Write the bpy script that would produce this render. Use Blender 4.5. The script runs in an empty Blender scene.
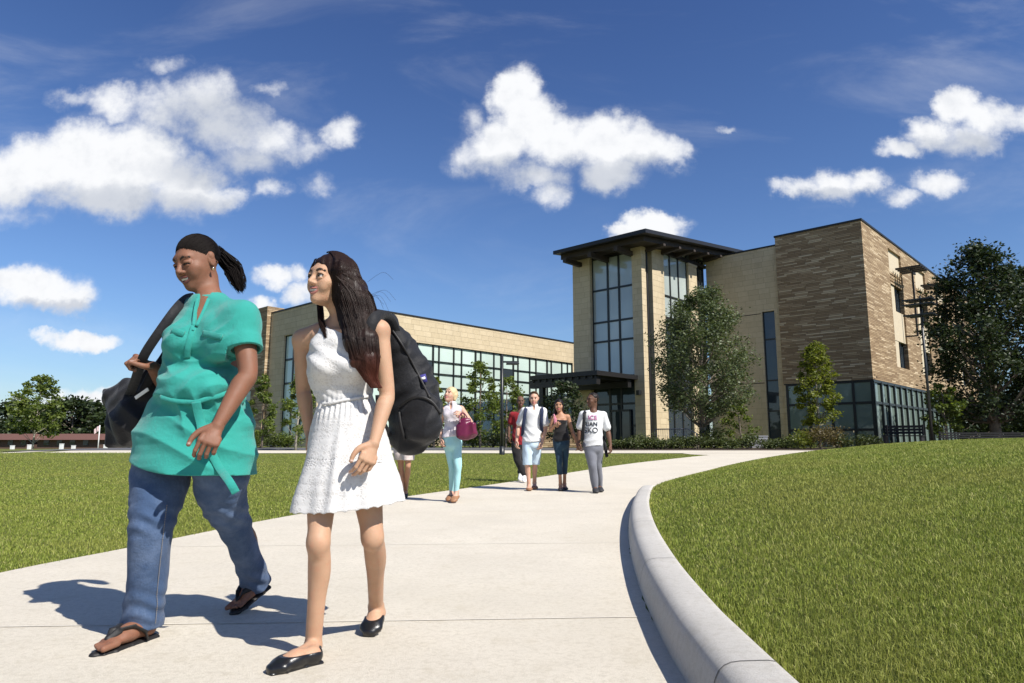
import bpy, math, random
import numpy as np
from mathutils import Vector, Matrix
rng = np.random.default_rng(7)
random.seed(7)
SC = bpy.context.scene
COL = SC.collection
R_ = math.radians

# ------------------------------------------------------------------ camera
F = 680.0; H = 0.87; TH = math.atan(99.5 / F); cT, sT = math.cos(TH), math.sin(TH)
cam = bpy.data.cameras.new('camera'); co = bpy.data.objects.new('camera', cam); COL.objects.link(co)
cam.lens = F / 1024 * 36; cam.sensor_width = 36; cam.clip_start = 0.05; cam.clip_end = 5000
co.location = (0, 0, H); co.rotation_euler = (math.pi / 2 + TH, 0, 0)
SC.camera = co

def ray(px, py):
    u = px - 512; v = 341.5 - py
    return (u, F * cT - v * sT, F * sT + v * cT)
def P(px, py, Y):                       # a point of the place at depth Y, measured off the photograph
    d = ray(px, py); t = Y / d[1]
    return np.array((d[0] * t, Y, H + d[2] * t))

# ------------------------------------------------------------------ view, world, sun
SC.view_settings.view_transform = 'Standard'; SC.view_settings.look = 'None'
SC.view_settings.gamma = 1; SC.view_settings.use_curve_mapping = False
SC.view_settings.exposure = 0.58
SC.cycles.use_denoising = True
SC.cycles.max_bounces = 6; SC.cycles.transparent_max_bounces = 12
SC.cycles.caustics_reflective = False; SC.cycles.caustics_refractive = False
SUN_H = np.array((0.748, -0.664)); SUN_H /= np.linalg.norm(SUN_H); SUN_EL = R_(47)
sdir = Vector((SUN_H[0] * math.cos(SUN_EL), SUN_H[1] * math.cos(SUN_EL), math.sin(SUN_EL)))
sl = bpy.data.lights.new('sun', 'SUN'); so = bpy.data.objects.new('sun', sl); COL.objects.link(so)
sl.energy = 4.6; sl.angle = R_(0.53); sl.color = (1.0, 0.955, 0.88)
so.rotation_euler = sdir.to_track_quat('Z', 'Y').to_euler(); so.location = (20, -20, 30)

class NT:
    """small helper to write node trees"""
    def __init__(s, tree): s.t = tree
    def n(s, typ, **kw):
        nd = s.t.nodes.new(typ)
        for k, v in kw.items():
            if k.startswith('i_'):
                key = k[2:]; key = int(key) if key.isdigit() else key.replace('_', ' ')
                s.put(nd.inputs[key], v)
            else: setattr(nd, k, v)
        return nd
    def put(s, sock, v):
        if isinstance(v, bpy.types.NodeSocket): s.t.links.new(v, sock)
        else: sock.default_value = v
    def math(s, op, a, b=0.0, c=0.0, clamp=False):
        nd = s.t.nodes.new('ShaderNodeMath'); nd.operation = op; nd.use_clamp = clamp
        for i, v in enumerate((a, b, c)): s.put(nd.inputs[i], v)
        return nd.outputs[0]
    def vm(s, op, a, b=(0, 0, 0), c=(0, 0, 0), out=0):
        nd = s.t.nodes.new('ShaderNodeVectorMath'); nd.operation = op
        s.put(nd.inputs[0], a); s.put(nd.inputs[1], b)
        if op in ('MULTIPLY_ADD',): s.put(nd.inputs[2], c)
        return nd.outputs[out]
    def mix(s, f, a, b, typ='MIX'):
        nd = s.t.nodes.new('ShaderNodeMix'); nd.data_type = 'RGBA'; nd.blend_type = typ
        s.put(nd.inputs[0], f); s.put(nd.inputs[6], a); s.put(nd.inputs[7], b)
        return nd.outputs[2]
    def noise(s, vec, scale, detail=4, rough=0.55, dist=0.0, col=False):
        nd = s.n('ShaderNodeTexNoise'); nd.inputs['Scale'].default_value = scale; nd.inputs['Detail'].default_value = detail
        nd.inputs['Roughness'].default_value = rough; nd.inputs['Distortion'].default_value = dist
        if vec is not None: s.put(nd.inputs['Vector'], vec)
        return nd.outputs['Color' if col else 'Fac']
    def ramp(s, f, *stops):
        nd = s.n('ShaderNodeValToRGB'); s.put(nd.inputs[0], f)
        el = nd.color_ramp.elements
        while len(el) < len(stops): el.new(0.5)
        for e, (p, c) in zip(el, stops):
            e.position = p; e.color = c if len(c) == 4 else (*c, 1)
        return nd.outputs[0]
    def step(s, f, a, b, lo=0.0, hi=1.0):
        nd = s.n('ShaderNodeMapRange'); nd.interpolation_type = 'SMOOTHSTEP'
        for i, v in enumerate((f, a, b, lo, hi)): s.put(nd.inputs[i], v)
        return nd.outputs[0]

world = bpy.data.worlds.new('World'); SC.world = world; world.use_nodes = True
wt = world.node_tree; wt.nodes.clear(); W = NT(wt)
sky = W.n('ShaderNodeTexSky', sky_type='NISHITA', sun_disc=False)
sky.sun_elevation = SUN_EL; sky.sun_rotation = math.atan2(SUN_H[0], SUN_H[1]); sky.air_density = 1.0; sky.dust_density = 0.6; sky.ozone_density = 2.0
dirv = W.n('ShaderNodeTexCoord').outputs['Generated']
sep = W.n('ShaderNodeSeparateXYZ'); wt.links.new(dirv, sep.inputs[0])
ay = W.math('MAXIMUM', W.math('ABSOLUTE', sep.outputs[1]), 0.02)
uu = W.math('DIVIDE', sep.outputs[0], ay); ww = W.math('DIVIDE', sep.outputs[2], ay)
cmb = W.n('ShaderNodeCombineXYZ'); wt.links.new(uu, cmb.inputs[0]); wt.links.new(ww, cmb.inputs[1])
uv = cmb.outputs[0]
# billows: the cloud outlines are bent by noise before the puffs are summed
w1 = W.vm('SUBTRACT', W.noise(uv, 9.0, 5, 0.6, col=True), (0.5, 0.5, 0.5))
w2 = W.vm('SUBTRACT', W.noise(uv, 38.0, 4, 0.62, col=True), (0.5, 0.5, 0.5))
uvd = W.vm('MULTIPLY_ADD', w1, (0.085, 0.06, 0), uv)
uvd = W.vm('MULTIPLY_ADD', w2, (0.030, 0.026, 0), uvd)
uvd = W.vm('MULTIPLY', uvd, (1, 1, 0))
PUFFS = [ # px, py, rx, ry, weight : puffs of the cumulus clouds
 (40,165,62,34,1.2),(85,160,50,42,1.3),(140,160,55,40,1.3),(190,182,52,34,1.15),(110,190,85,26,1.1),(225,196,28,15,.9),(5,180,40,34,1.1),
 (112,104,26,18,.7),(165,108,44,28,.72),(205,100,36,28,.75),(230,126,46,28,.7),(270,140,40,20,.6),(300,150,26,14,.5),(245,158,40,16,.5),(340,132,22,16,.75),(270,190,18,11,.55),(318,186,16,10,.4),(166,64,24,10,.45),(75,100,22,9,.4),(272,94,20,6,.3),
 (515,92,30,28,1.3),(530,120,38,34,1.35),(560,140,50,32,1.3),(500,150,32,30,1.1),(600,140,44,32,1.25),(640,145,36,26,1.0),(668,145,22,18,.8),(610,170,38,22,1.1),(475,158,26,18,.6),(530,180,34,15,.65),(550,196,20,12,.6),(470,120,12,14,.3),
 (650,228,36,16,1.3),(628,226,20,10,1.0),
 (960,105,28,24,1.2),(985,120,32,26,1.0),(930,135,30,20,1.1),(900,150,24,12,1.0),(965,145,36,18,.8),(1010,118,22,16,.7),(1035,115,24,18,.7),
 (835,186,36,18,1.1),(800,188,26,10,.8),(862,186,24,12,.9),(935,184,32,13,.7),(898,198,20,10,.6),
 (35,292,52,24,1.2),(70,300,30,18,1.0),(10,285,30,18,1.0),(78,340,42,12,1.15),(50,338,24,8,.8),(272,273,24,13,1.0),(262,302,16,10,.9),(300,292,20,16,.8),(296,270,14,8,.6),(325,285,18,12,.6),
 (85,400,50,12,1.0),(40,408,44,10,.7),(120,396,24,10,.8),(728,131,12,4,.4),(8,214,34,10,.3),(-90,180,90,50,1.1),(1120,150,70,40,1.0),(-160,330,120,26,1.0),(1200,300,120,30,.9)]
fld = None
def slot(px, py):
    d = ray(px, py); return d[0] / d[1], d[2] / d[1]
for px, py, rx, ry, wgt in PUFFS:
    u0, v0 = slot(px, py); u1, _ = slot(px + rx, py); _, v1 = slot(px, py - ry)
    a, b = abs(u1 - u0), abs(v1 - v0)
    q = W.vm('MULTIPLY_ADD', uvd, (1 / a, 1 / b, 0), (-u0 / a, -v0 / b, 0))
    e = W.vm('DOT_PRODUCT', q, q, out=1)
    g = W.math('MULTIPLY_ADD', e, -wgt, wgt)
    if fld is None: fld = g
    else: fld = W.math('SMOOTH_MAX', fld, g, 0.25)
fbm = W.noise(uv, 14.0, 8, 0.62); fbm2 = W.noise(uv, 55.0, 5, 0.6)
dens = W.math('ADD', W.math('ADD', fld, W.math('MULTIPLY_ADD', fbm, 1.5, -0.70)), W.math('MULTIPLY_ADD', fbm2, 0.5, -0.25))
alpha = W.math('ADD', W.math('MULTIPLY', W.step(dens, -0.08, 0.98), 0.86), W.step(dens, -0.5, 0.4, 0, 0.14))
# thin cirrus veil
cir = W.noise(W.vm('MULTIPLY', uv, (1.2, 3.6, 1)), 1.6, 7, 0.6, 0.6)
alpha = W.math('MAXIMUM', alpha, W.step(cir, 0.48, 0.9, 0, 0.30))
# underside: puffs darken towards their flat bases
base = None
for px, py, rx, ry in [(110,204,110,22),(190,205,60,14),(590,180,60,22),(640,168,40,14),(500,175,50,16),(235,165,80,22),(960,150,60,14),(835,198,50,10),(60,312,60,10),(210,120,60,30)]:
    u0, v0 = slot(px, py); u1, _ = slot(px + rx, py); _, v1 = slot(px, py - ry); a, b = abs(u1 - u0), abs(v1 - v0)
    q = W.vm('MULTIPLY_ADD', uvd, (1 / a, 1 / b, 0), (-u0 / a, -v0 / b, 0))
    g = W.math('SUBTRACT', 1.0, W.vm('DOT_PRODUCT', q, q, out=1))
    base = g if base is None else W.math('SMOOTH_MAX', base, g, 0.3)
shade = W.math('MULTIPLY', W.step(base, -0.7, 0.9), 0.75)
shade = W.math('ADD', shade, W.step(W.noise(uv, 20.0, 5, 0.6), 0.45, 0.8, 0, 0.35), clamp=True)
ccol = W.mix(shade, (8.9, 9.0, 9.2, 1), (4.9, 5.3, 6.1, 1))
skyc = W.mix(1.0, sky.outputs[0], W.ramp(sep.outputs[2], (0.0, (0.84, 0.98, 1.15)), (0.22, (0.72, 0.91, 1.20)), (0.55, (0.53, 0.70, 1.06))), 'MULTIPLY')
allc = W.mix(alpha, skyc, ccol)
bg = W.n('ShaderNodeBackground'); wt.links.new(allc, bg.inputs[0]); bg.inputs[1].default_value = 0.073
wo = W.n('ShaderNodeOutputWorld'); wt.links.new(bg.outputs[0], wo.inputs[0])

# ------------------------------------------------------------------ object helpers
def setp(o, label=None, cat=None, group=None, kind=None):
    for k, v in (('label', label), ('category', cat), ('group', group), ('kind', kind)):
        if v: o[k] = v
    return o
def empty(name, loc, rz=0.0, **kw):
    o = bpy.data.objects.new(name, None); COL.objects.link(o); o.location = loc; o.rotation_euler = (0, 0, rz)
    o.empty_display_size = 0.2
    return setp(o, **kw)
def link(me, name, parent=None, mats=(), smooth=True, loc=None, **kw):
    for m in mats: me.materials.append(m)
    if smooth and len(me.polygons): me.polygons.foreach_set('use_smooth', np.ones(len(me.polygons), bool))
    me.update()
    o = bpy.data.objects.new(name, me); COL.objects.link(o)
    if parent is not None: o.parent = parent
    if loc is not None: o.location = loc
    return setp(o, **kw)
def mesh_np(name, V, Fc, midx=None):
    """mesh from numpy: V n x 3, Fc m x k (all the same k) or a list of faces"""
    me = bpy.data.meshes.new(name)
    V = np.asarray(V, np.float32)
    if isinstance(Fc, np.ndarray):
        m, k = Fc.shape
        me.vertices.add(len(V)); me.vertices.foreach_set('co', V.ravel())
        me.loops.add(m * k); me.loops.foreach_set('vertex_index', Fc.astype(np.int32).ravel())
        me.polygons.add(m); me.polygons.foreach_set('loop_start', np.arange(0, m * k, k, dtype=np.int32))
        me.polygons.foreach_set('loop_total', np.full(m, k, np.int32))
        if midx is not None: me.polygons.foreach_set('material_index', np.asarray(midx, np.int32))
        me.update(calc_edges=True)
    else:
        me.from_pydata([tuple(v) for v in V], [], Fc)
        if midx is not None: me.polygons.foreach_set('material_index', np.asarray(midx, np.int32))
    return me
class MB:
    """collects boxes, prisms and tubes into one mesh"""
    def __init__(s): s.V = []; s.F = []; s.M = []
    def add(s, V, Fc, mi=0):
        o = len(s.V); s.V += [tuple(v) for v in V]
        for f in Fc: s.F.append([i + o for i in f]); s.M.append(mi)
    def box(s, x0, y0, z0, x1, y1, z1, mi=0):
        V = [(x, y, z) for z in (z0, z1) for y in (y0, y1) for x in (x0, x1)]
        s.add(V, [(0, 2, 3, 1), (4, 5, 7, 6), (0, 1, 5, 4), (2, 6, 7, 3), (0, 4, 6, 2), (1, 3, 7, 5)], mi)
        return s
    def hexa(s, V, mi=0):       # 8 corners, bottom ring then top ring
        s.add(V, [(3, 2, 1, 0), (4, 5, 6, 7), (0, 1, 5, 4), (1, 2, 6, 5), (2, 3, 7, 6), (3, 0, 4, 7)], mi); return s
    def tube(s, pts, rad, n=8, mi=0, cap=True):
        pts = [np.asarray(p, float) for p in pts]
        if not hasattr(rad, '__len__'): rad = [rad] * len(pts)
        V = []; prev = None
        for i, p in enumerate(pts):
            t = pts[min(i + 1, len(pts) - 1)] - pts[max(i - 1, 0)]; t = t / (np.linalg.norm(t) + 1e-9)
            if prev is None:
                a = np.array((0, 0, 1.0)) if abs(t[2]) < 0.9 else np.array((1.0, 0, 0))
            else: a = prev
            b = np.cross(t, a); b /= np.linalg.norm(b) + 1e-9; a = np.cross(b, t); prev = a
            for k in range(n):
                q = 2 * math.pi * k / n
                V.append(p + rad[i] * (math.cos(q) * a + math.sin(q) * b))
        Fc = []
        for i in range(len(pts) - 1):
            for k in range(n):
                k2 = (k + 1) % n
                Fc.append((i * n + k, i * n + k2, (i + 1) * n + k2, (i + 1) * n + k))
        if cap: Fc.append(tuple(range(n))[::-1]); Fc.append(tuple((len(pts) - 1) * n + k for k in range(n)))
        s.add(V, Fc, mi); return s
    def build(s, name, mats, parent=None, smooth=False, bevel=0, loc=None, **kw):
        if not isinstance(mats, (list, tuple)): mats = [mats]
        me = mesh_np(name, np.array(s.V), s.F, s.M if len(mats) > 1 else None)
        o = link(me, name, parent, mats, smooth, loc, **kw)
        if bevel:
            b = o.modifiers.new('bevel', 'BEVEL'); b.width = bevel; b.segments = 2; b.limit_method = 'ANGLE'
        return o

# ------------------------------------------------------------------ materials
def mat(name, col, rough=0.6, spec=0.4, metal=0.0, var=0.12, vscale=8.0, bump=0.0, bscale=60.0, sss=0.0, coat=0.0, sheen=0.0, trans=None, fine=0.0):
    m = bpy.data.materials.new(name); m.use_nodes = True; t = m.node_tree; N = NT(t)
    b = t.nodes['Principled BSDF']
    tc = N.n('ShaderNodeTexCoord').outputs['Object']
    c = (*col, 1)
    if var:
        f = N.noise(tc, vscale, 5, 0.6)
        lo = tuple(max(0, x * (1 - var)) for x in col); hi = tuple(min(1, x * (1 + var)) for x in col)
        c = N.ramp(f, (0.3, lo), (0.7, hi))
        if fine:
            f2 = N.noise(tc, vscale * 14, 3, 0.7)
            c = N.mix(N.step(f2, 0.35, 0.65, 0, fine), c, (*[x * 0.55 for x in col], 1))
    N.put(b.inputs['Base Color'], c)
    b.inputs['Roughness'].default_value = rough; b.inputs['Specular IOR Level'].default_value = spec; b.inputs['Metallic'].default_value = metal
    if sss: b.inputs['Subsurface Weight'].default_value = sss; b.inputs['Subsurface Radius'].default_value = (0.012, 0.005, 0.003); b.inputs['Subsurface Scale'].default_value = 1.0
    if coat: b.inputs['Coat Weight'].default_value = coat
    if sheen: b.inputs['Sheen Weight'].default_value = sheen
    if bump:
        bp = N.n('ShaderNodeBump'); bp.inputs['Strength'].default_value = 1.0; bp.inputs['Distance'].default_value = bump
        t.links.new(N.noise(tc, bscale, 4, 0.65), bp.inputs['Height']); t.links.new(bp.outputs[0], b.inputs['Normal'])
    return m

def m_leaf(name, c1, c2, tr=0.35):
    m = bpy.data.materials.new(name); m.use_nodes = True; t = m.node_tree; N = NT(t); t.nodes.clear()
    geo = N.n('ShaderNodeNewGeometry')
    f = geo.outputs['Random Per Island']
    c = N.ramp(f, (0.0, c1), (1.0, c2))
    d = N.n('ShaderNodeBsdfPrincipled'); N.put(d.inputs['Base Color'], c); d.inputs['Roughness'].default_value = 0.5; d.inputs['Specular IOR Level'].default_value = 0.35
    tl = N.n('ShaderNodeBsdfTranslucent'); N.put(tl.inputs[0], N.mix(1.0, c, (1.5, 1.5, 0.7, 1), 'MULTIPLY'))
    mx = N.n('ShaderNodeMixShader'); mx.inputs[0].default_value = tr
    t.links.new(d.outputs[0], mx.inputs[1]); t.links.new(tl.outputs[0], mx.inputs[2])
    o = N.n('ShaderNodeOutputMaterial'); t.links.new(mx.outputs[0], o.inputs[0])
    return m

# ------------------------------------------------------------------ terrain
def sst(x, a, b):
    t = np.clip((x - a) / (b - a), 0, 1); return t * t * (3 - 2 * t)
RX = np.array([(.55,-3),(.58,0),(.60,1.6),(.63,2.62),(.66,3.16),(.755,4.19),(.95,5.68),(1.22,7.32),(1.53,8.89),(2.0,10.9),(2.55,12.4),(3.6,14.6),(5.6,18.5),(8.2,22),(11.6,26),(17,29),(26,31),(42,32.5),(80,34)])
LX = np.array([(-3.9,-3),(-3.7,0),(-3.55,3.0),(-3.4,4.67),(-3.14,5.77),(-2.65,7.98),(-1.68,10.9),(-.24,14.2),(1.5,18.0),(3.9,22.5),(7.0,27.0),(8.2,28.6)])
def smooth_poly(Pn, n=10):
    """Catmull-Rom through the points"""
    out = []
    for i in range(len(Pn) - 1):
        p0 = Pn[max(i - 1, 0)]; p1 = Pn[i]; p2 = Pn[i + 1]; p3 = Pn[min(i + 2, len(Pn) - 1)]
        for k in range(n):
            t = k / n
            out.append(0.5 * ((2 * p1) + (p2 - p0) * t + (2 * p0 - 5 * p1 + 4 * p2 - p3) * t * t + (3 * p1 - p0 - 3 * p2 + p3) * t ** 3))
    out.append(Pn[-1]); return np.array(out)
RC = smooth_poly(RX); LC = smooth_poly(LX)
def xr(Y): return np.interp(Y, RC[:, 1], RC[:, 0])
def xl(Y): return np.interp(Y, LC[:, 1], LC[:, 0])
def base_z(X, Y):
    X = np.asarray(X, float); Y = np.asarray(Y, float)
    side = sst(X, -46, -20)
    z = sst(Y, 12, 42) * (-0.30 + 0.80 * side)
    z = z * (1 - sst(Y, 250, 400)) - 0.3 * sst(Y, 250, 400)
    return z
_q = RC[::3]
def dcurve(X, Y):
    X = np.asarray(X, float); Y = np.asarray(Y, float); d = np.full(np.broadcast(X, Y).shape, 1e9)
    for a, b in zip(_q[:-1], _q[1:]):
        v = b - a; L = v @ v
        t = np.clip(((X - a[0]) * v[0] + (Y - a[1]) * v[1]) / L, 0, 1)
        d = np.minimum(d, np.hypot(X - a[0] - t * v[0], Y - a[1] - t * v[1]))
    return d
def in_mound(X, Y): return (X > xr(Y)) & (Y < 34)
def ground_z(X, Y):
    X = np.asarray(X, float); Y = np.asarray(Y, float)
    z = base_z(X, Y); m = in_mound(X, Y); d = dcurve(X, Y)
    bump = 0.02 * np.sin(X * 0.9 + 1) * np.sin(Y * 0.7) * sst(d, 0.5, 3)
    return np.where(m, z + 0.13 * sst(d, 0.0, 0.25) + 0.76 * (1 - np.exp(-np.maximum(d - 0.15, 0) / 2.6)) + bump, z - 0.004)

def m_ground(name, c1, c2, c3):
    m = bpy.data.materials.new(name); m.use_nodes = True; t = m.node_tree; N = NT(t); b = t.nodes['Principled BSDF']
    tc = N.n('ShaderNodeTexCoord').outputs['Object']
    c = N.ramp(N.noise(tc, 0.35, 4, 0.6), (0.3, c1), (0.7, c2))
    c = N.mix(N.step(N.noise(tc, 1.3, 5, 0.65), 0.5, 0.8, 0, 0.6), c, (*c3, 1))
    # mowing stripes and grain
    c = N.mix(N.step(N.noise(N.vm('MULTIPLY', tc, (14, 14, 14)), 1.0, 5, 0.75), 0.35, 0.75, 0, 0.55), c, (*[x * 0.45 for x in c1], 1))
    N.put(b.inputs['Base Color'], c); b.inputs['Roughness'].default_value = 0.9; b.inputs['Specular IOR Level'].default_value = 0.1
    bp = N.n('ShaderNodeBump'); bp.inputs['Distance'].default_value = 0.05; t.links.new(N.noise(tc, 20, 5, 0.7), bp.inputs['Height']); t.links.new(bp.outputs[0], b.inputs['Normal'])
    return m
M_LAWN = m_ground('lawn_soil', (0.120, 0.140, 0.034), (0.150, 0.165, 0.042), (0.170, 0.160, 0.050))
def axis(fine0, fine1, st, far):
    a = list(np.arange(fine0, fine1 + 1e-6, st)); s = st; x = fine1
    while x < far: s *= 1.35; x += s; a.append(x)
    s = st; x = fine0
    lo = []
    while x > -far: s *= 1.35; x -= s; lo.append(x)
    return np.array(lo[::-1] + a)
gx = axis(-6, 24, 0.22, 900); gy = axis(-2, 36, 0.22, 1200)
gy = gy[gy > -60]
GX, GY = np.meshgrid(gx, gy)
GZ = ground_z(GX, GY)
# keep the lawn sheet under the concrete well down so that it never meets the path sheet
PTH = (GY < 34.2) & (GX < xr(GY) + 0.1) & (GX > xl(np.minimum(GY, 28.5)) + 0.25) & (GY < 28.3)
GZ = np.where(PTH & ~in_mound(GX, GY), GZ - 0.03, GZ)
nx, ny = len(gx), len(gy)
I = np.arange(nx * ny).reshape(ny, nx)
me = mesh_np('lawn', np.stack([GX, GY, GZ], -1).reshape(-1, 3), np.stack([I[:-1, :-1], I[:-1, 1:], I[1:, 1:], I[1:, :-1]], -1).reshape(-1, 4))
link(me, 'lawn', None, [M_LAWN], True, kind='structure')

# concrete path
def m_concrete(name, c, joints=True):
    m = bpy.data.materials.new(name); m.use_nodes = True; t = m.node_tree; N = NT(t); b = t.nodes['Principled BSDF']
    tc = N.n('ShaderNodeTexCoord').outputs['Object']
    k = N.ramp(N.noise(tc, 1.1, 6, 0.62), (0.25, tuple(x * 0.88 for x in c)), (0.75, tuple(min(1, x * 1.06) for x in c)))
    k = N.mix(N.step(N.noise(tc, 200, 3, 0.8), 0.50, 0.64, 0, 0.55), k, (*[x * 0.62 for x in c], 1))
    k = N.mix(N.step(N.noise(tc, 0.45, 3, 0.6), 0.45, 0.62, 0, 0.30), k, (c[0] * 0.84, c[1] * 0.83, c[2] * 0.80, 1))
    k = N.mix(N.step(N.noise(tc, 34, 6, 0.8), 0.46, 0.64, 0, 0.50), k, (c[0] * 0.70, c[1] * 0.68, c[2] * 0.64, 1))
    k = N.mix(N.step(N.noise(tc, 5.0, 6, 0.75), 0.52, 0.72, 0, 0.45), k, (c[0] * 0.72, c[1] * 0.69, c[2] * 0.62, 1))
    N.put(b.inputs['Base Color'], k); b.inputs['Roughness'].default_value = 0.85; b.inputs['Specular IOR Level'].default_value = 0.25
    bp = N.n('ShaderNodeBump'); bp.inputs['Distance'].default_value = 0.004; t.links.new(N.noise(N.vm('MULTIPLY', tc, (1, 5, 1)), 60, 6, 0.75), bp.inputs['Height']); t.links.new(bp.outputs[0], b.inputs['Normal'])
    return m
M_PATH = m_concrete('path_concrete', (0.64, 0.585, 0.485)); M_KERB = m_concrete('kerb_concrete', (0.54, 0.515, 0.47)); M_JOINT = mat('joint_strip', (0.60, 0.555, 0.47), 0.95)
def sheet(name, rows, m, **kw):
    n = len(rows[0]); V = np.array(rows).reshape(-1, 3); Iq = np.arange(len(V)).reshape(len(rows), n)
    me = mesh_np(name, V, np.stack([Iq[:-1, :-1], Iq[:-1, 1:], Iq[1:, 1:], Iq[1:, :-1]], -1).reshape(-1, 4)); return link(me, name, None, m, True, **kw)
rows = []
for Y in np.concatenate([np.arange(-3, 34.0, 0.25)]):
    a = xl(Y) if Y < 28.5 else np.interp(Y, [28.5, 29.2, 30.0, 34], [8.2, 7.6, 7.5, 7.5]); b = xr(Y) + 0.06
    b = min(b, 60); xs = np.linspace(a, b, 14)
    rows.append([(x, Y, float(base_z(x, Y)) + 0.006) for x in xs])
sheet('path', rows, [M_PATH], kind='structure')
rows = []
for Y in np.linspace(30.3, 33.6, 8):
    rows.append([(x, Y + (0.10 * (-13 - x) if x < -13 else 0), float(base_z(x, Y)) + 0.011) for x in np.linspace(-24, 62, 90)])
sheet('cross_walkway', rows, [M_PATH], kind='structure')
M_ASPH = mat('drive_asphalt', (0.10, 0.10, 0.105), 0.9, vscale=3, bump=0.004, bscale=120)
rows = [[(x, Y, float(base_z(x, Y)) + 0.016) for x in np.linspace(-26, 3.5, 60)] for Y in np.linspace(34.1, 39, 10)]
sheet('drive', rows, [M_ASPH], kind='structure')
M_MULCH = mat('mulch', (0.055, 0.038, 0.028), 0.95, vscale=20, bump=0.02, bscale=40)
rows = [[(x, Y, float(base_z(x, Y)) + 0.020) for x in np.linspace(3.5, 60, 90)] for Y in np.linspace(33.7, 38.5, 12)]
sheet('planting_bed', rows, [M_MULCH], kind='structure')
# control joints across the path: thin strips lying on the slab, nearly its own pale tone
for k, Y in enumerate((3.42, 5.9, 8.6, 11.6, 15.0, 19.0, 23.5)):
    mb = MB(); xs = np.linspace(float(xl(Y)) + .03, float(xr(Y)) - .02, 24)
    sl_ = 0.06
    r0 = [(x, Y + sl_ * (x + 1.2) - .005, float(base_z(x, Y)) + 0.0105) for x in xs]; r1 = [(x, Y + sl_ * (x + 1.2) + .005, float(base_z(x, Y)) + 0.0105) for x in xs]
    sheet('path_joint', [r0, r1], [M_JOINT], kind='structure')
# kerb with a rolled top, swept along the right edge of the path
prof = [(0.0, -0.03), (0.002, 0.02), (0.012, 0.085), (0.024, 0.128), (0.036, 0.152), (0.052, 0.168), (0.075, 0.178), (0.105, 0.182), (0.19, 0.185), (0.214, 0.182), (0.224, 0.172), (0.228, 0.08)]
kc = RC[(RC[:, 1] > -2.9) & (RC[:, 1] < 13.2)]
kk = []
for a, b in zip(kc[:-1], kc[1:]):
    n = max(1, int(np.linalg.norm(b - a) / 0.08))
    for i in range(n): kk.append(a + (b - a) * i / n)
kk = np.array(kk); rows = []; s_acc = 0
for i, p in enumerate(kk):
    t = kk[min(i + 1, len(kk) - 1)] - kk[max(i - 1, 0)]; t /= np.linalg.norm(t); nrm = np.array((t[1], -t[0]))
    if i: s_acc += np.linalg.norm(kk[i] - kk[i - 1])
    j = (s_acc + .6) % 1.9; gap = 0.0
    sc = 1 - 0.9 * sst(p[1], 10.8, 13.0)
    rows.append([(p[0] + nrm[0] * (d + gap), p[1] + nrm[1] * (d + gap), float(base_z(p[0], p[1])) + max(z * sc - gap * 2, -0.03)) for d, z in prof])
sheet('kerb', rows, [M_KERB], kind='structure')

M_KJ = mat('kerb_joint', (0.13, 0.125, 0.115), 0.95, var=.2)
s_acc = 0; nxt = 1.25
for i in range(1, len(kk) - 1):
    s_acc += np.linalg.norm(kk[i] - kk[i - 1])
    if s_acc > nxt and kk[i][1] < 10.5:
        nxt += 1.9; t = unit_ = (kk[i + 1] - kk[i - 1]) / np.linalg.norm(kk[i + 1] - kk[i - 1]); nrm = np.array((t[1], -t[0])); r0 = []; r1 = []
        for d, z in prof[1:-1]:
            e = np.array((-.0015, .0015)); q = kk[i] + nrm * d; z_ = z + .0016; q = q - nrm * .0016 * (z < .16); z0_ = float(base_z(*kk[i]))
            r0.append((*(q - t * .0035), z0_ + z_)); r1.append((*(q + t * .0035), z0_ + z_))
        sheet('kerb_joint', [r0, r1], [M_KJ], kind='structure')
# ------------------------------------------------------------------ grass blades
def tri_mesh_blades(name, X, Y, Z, hgt, wid, m, lean=0.5, **kw):
    n = len(X); a = rng.uniform(0, 2 * np.pi, n); la = rng.uniform(0, 2 * np.pi, n)
    l = np.abs(rng.normal(0, lean, n)) * hgt; wx, wy = np.cos(a) * wid / 2, np.sin(a) * wid / 2
    lx, ly = np.cos(la) * l, np.sin(la) * l
    V = np.empty((n, 5, 3), np.float32)
    V[:, 0] = np.stack([X - wx, Y - wy, Z - .01], 1); V[:, 1] = np.stack([X + wx, Y + wy, Z - .01], 1)
    V[:, 2] = np.stack([X - wx * .8 + lx * .35, Y - wy * .8 + ly * .35, Z + hgt * .55], 1); V[:, 3] = np.stack([X + wx * .8 + lx * .35, Y + wy * .8 + ly * .35, Z + hgt * .55], 1)
    V[:, 4] = np.stack([X + lx, Y + ly, Z + hgt * (1 - .25 * np.minimum(1, l / hgt))], 1)
    b = np.arange(n)[:, None] * 5
    Fc = np.concatenate([b + [0, 1, 3], b + [0, 3, 2], b + [2, 3, 4]], 0)
    return link(mesh_np(name, V.reshape(-1, 3), Fc), name, None, [m], False, **kw)
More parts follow.
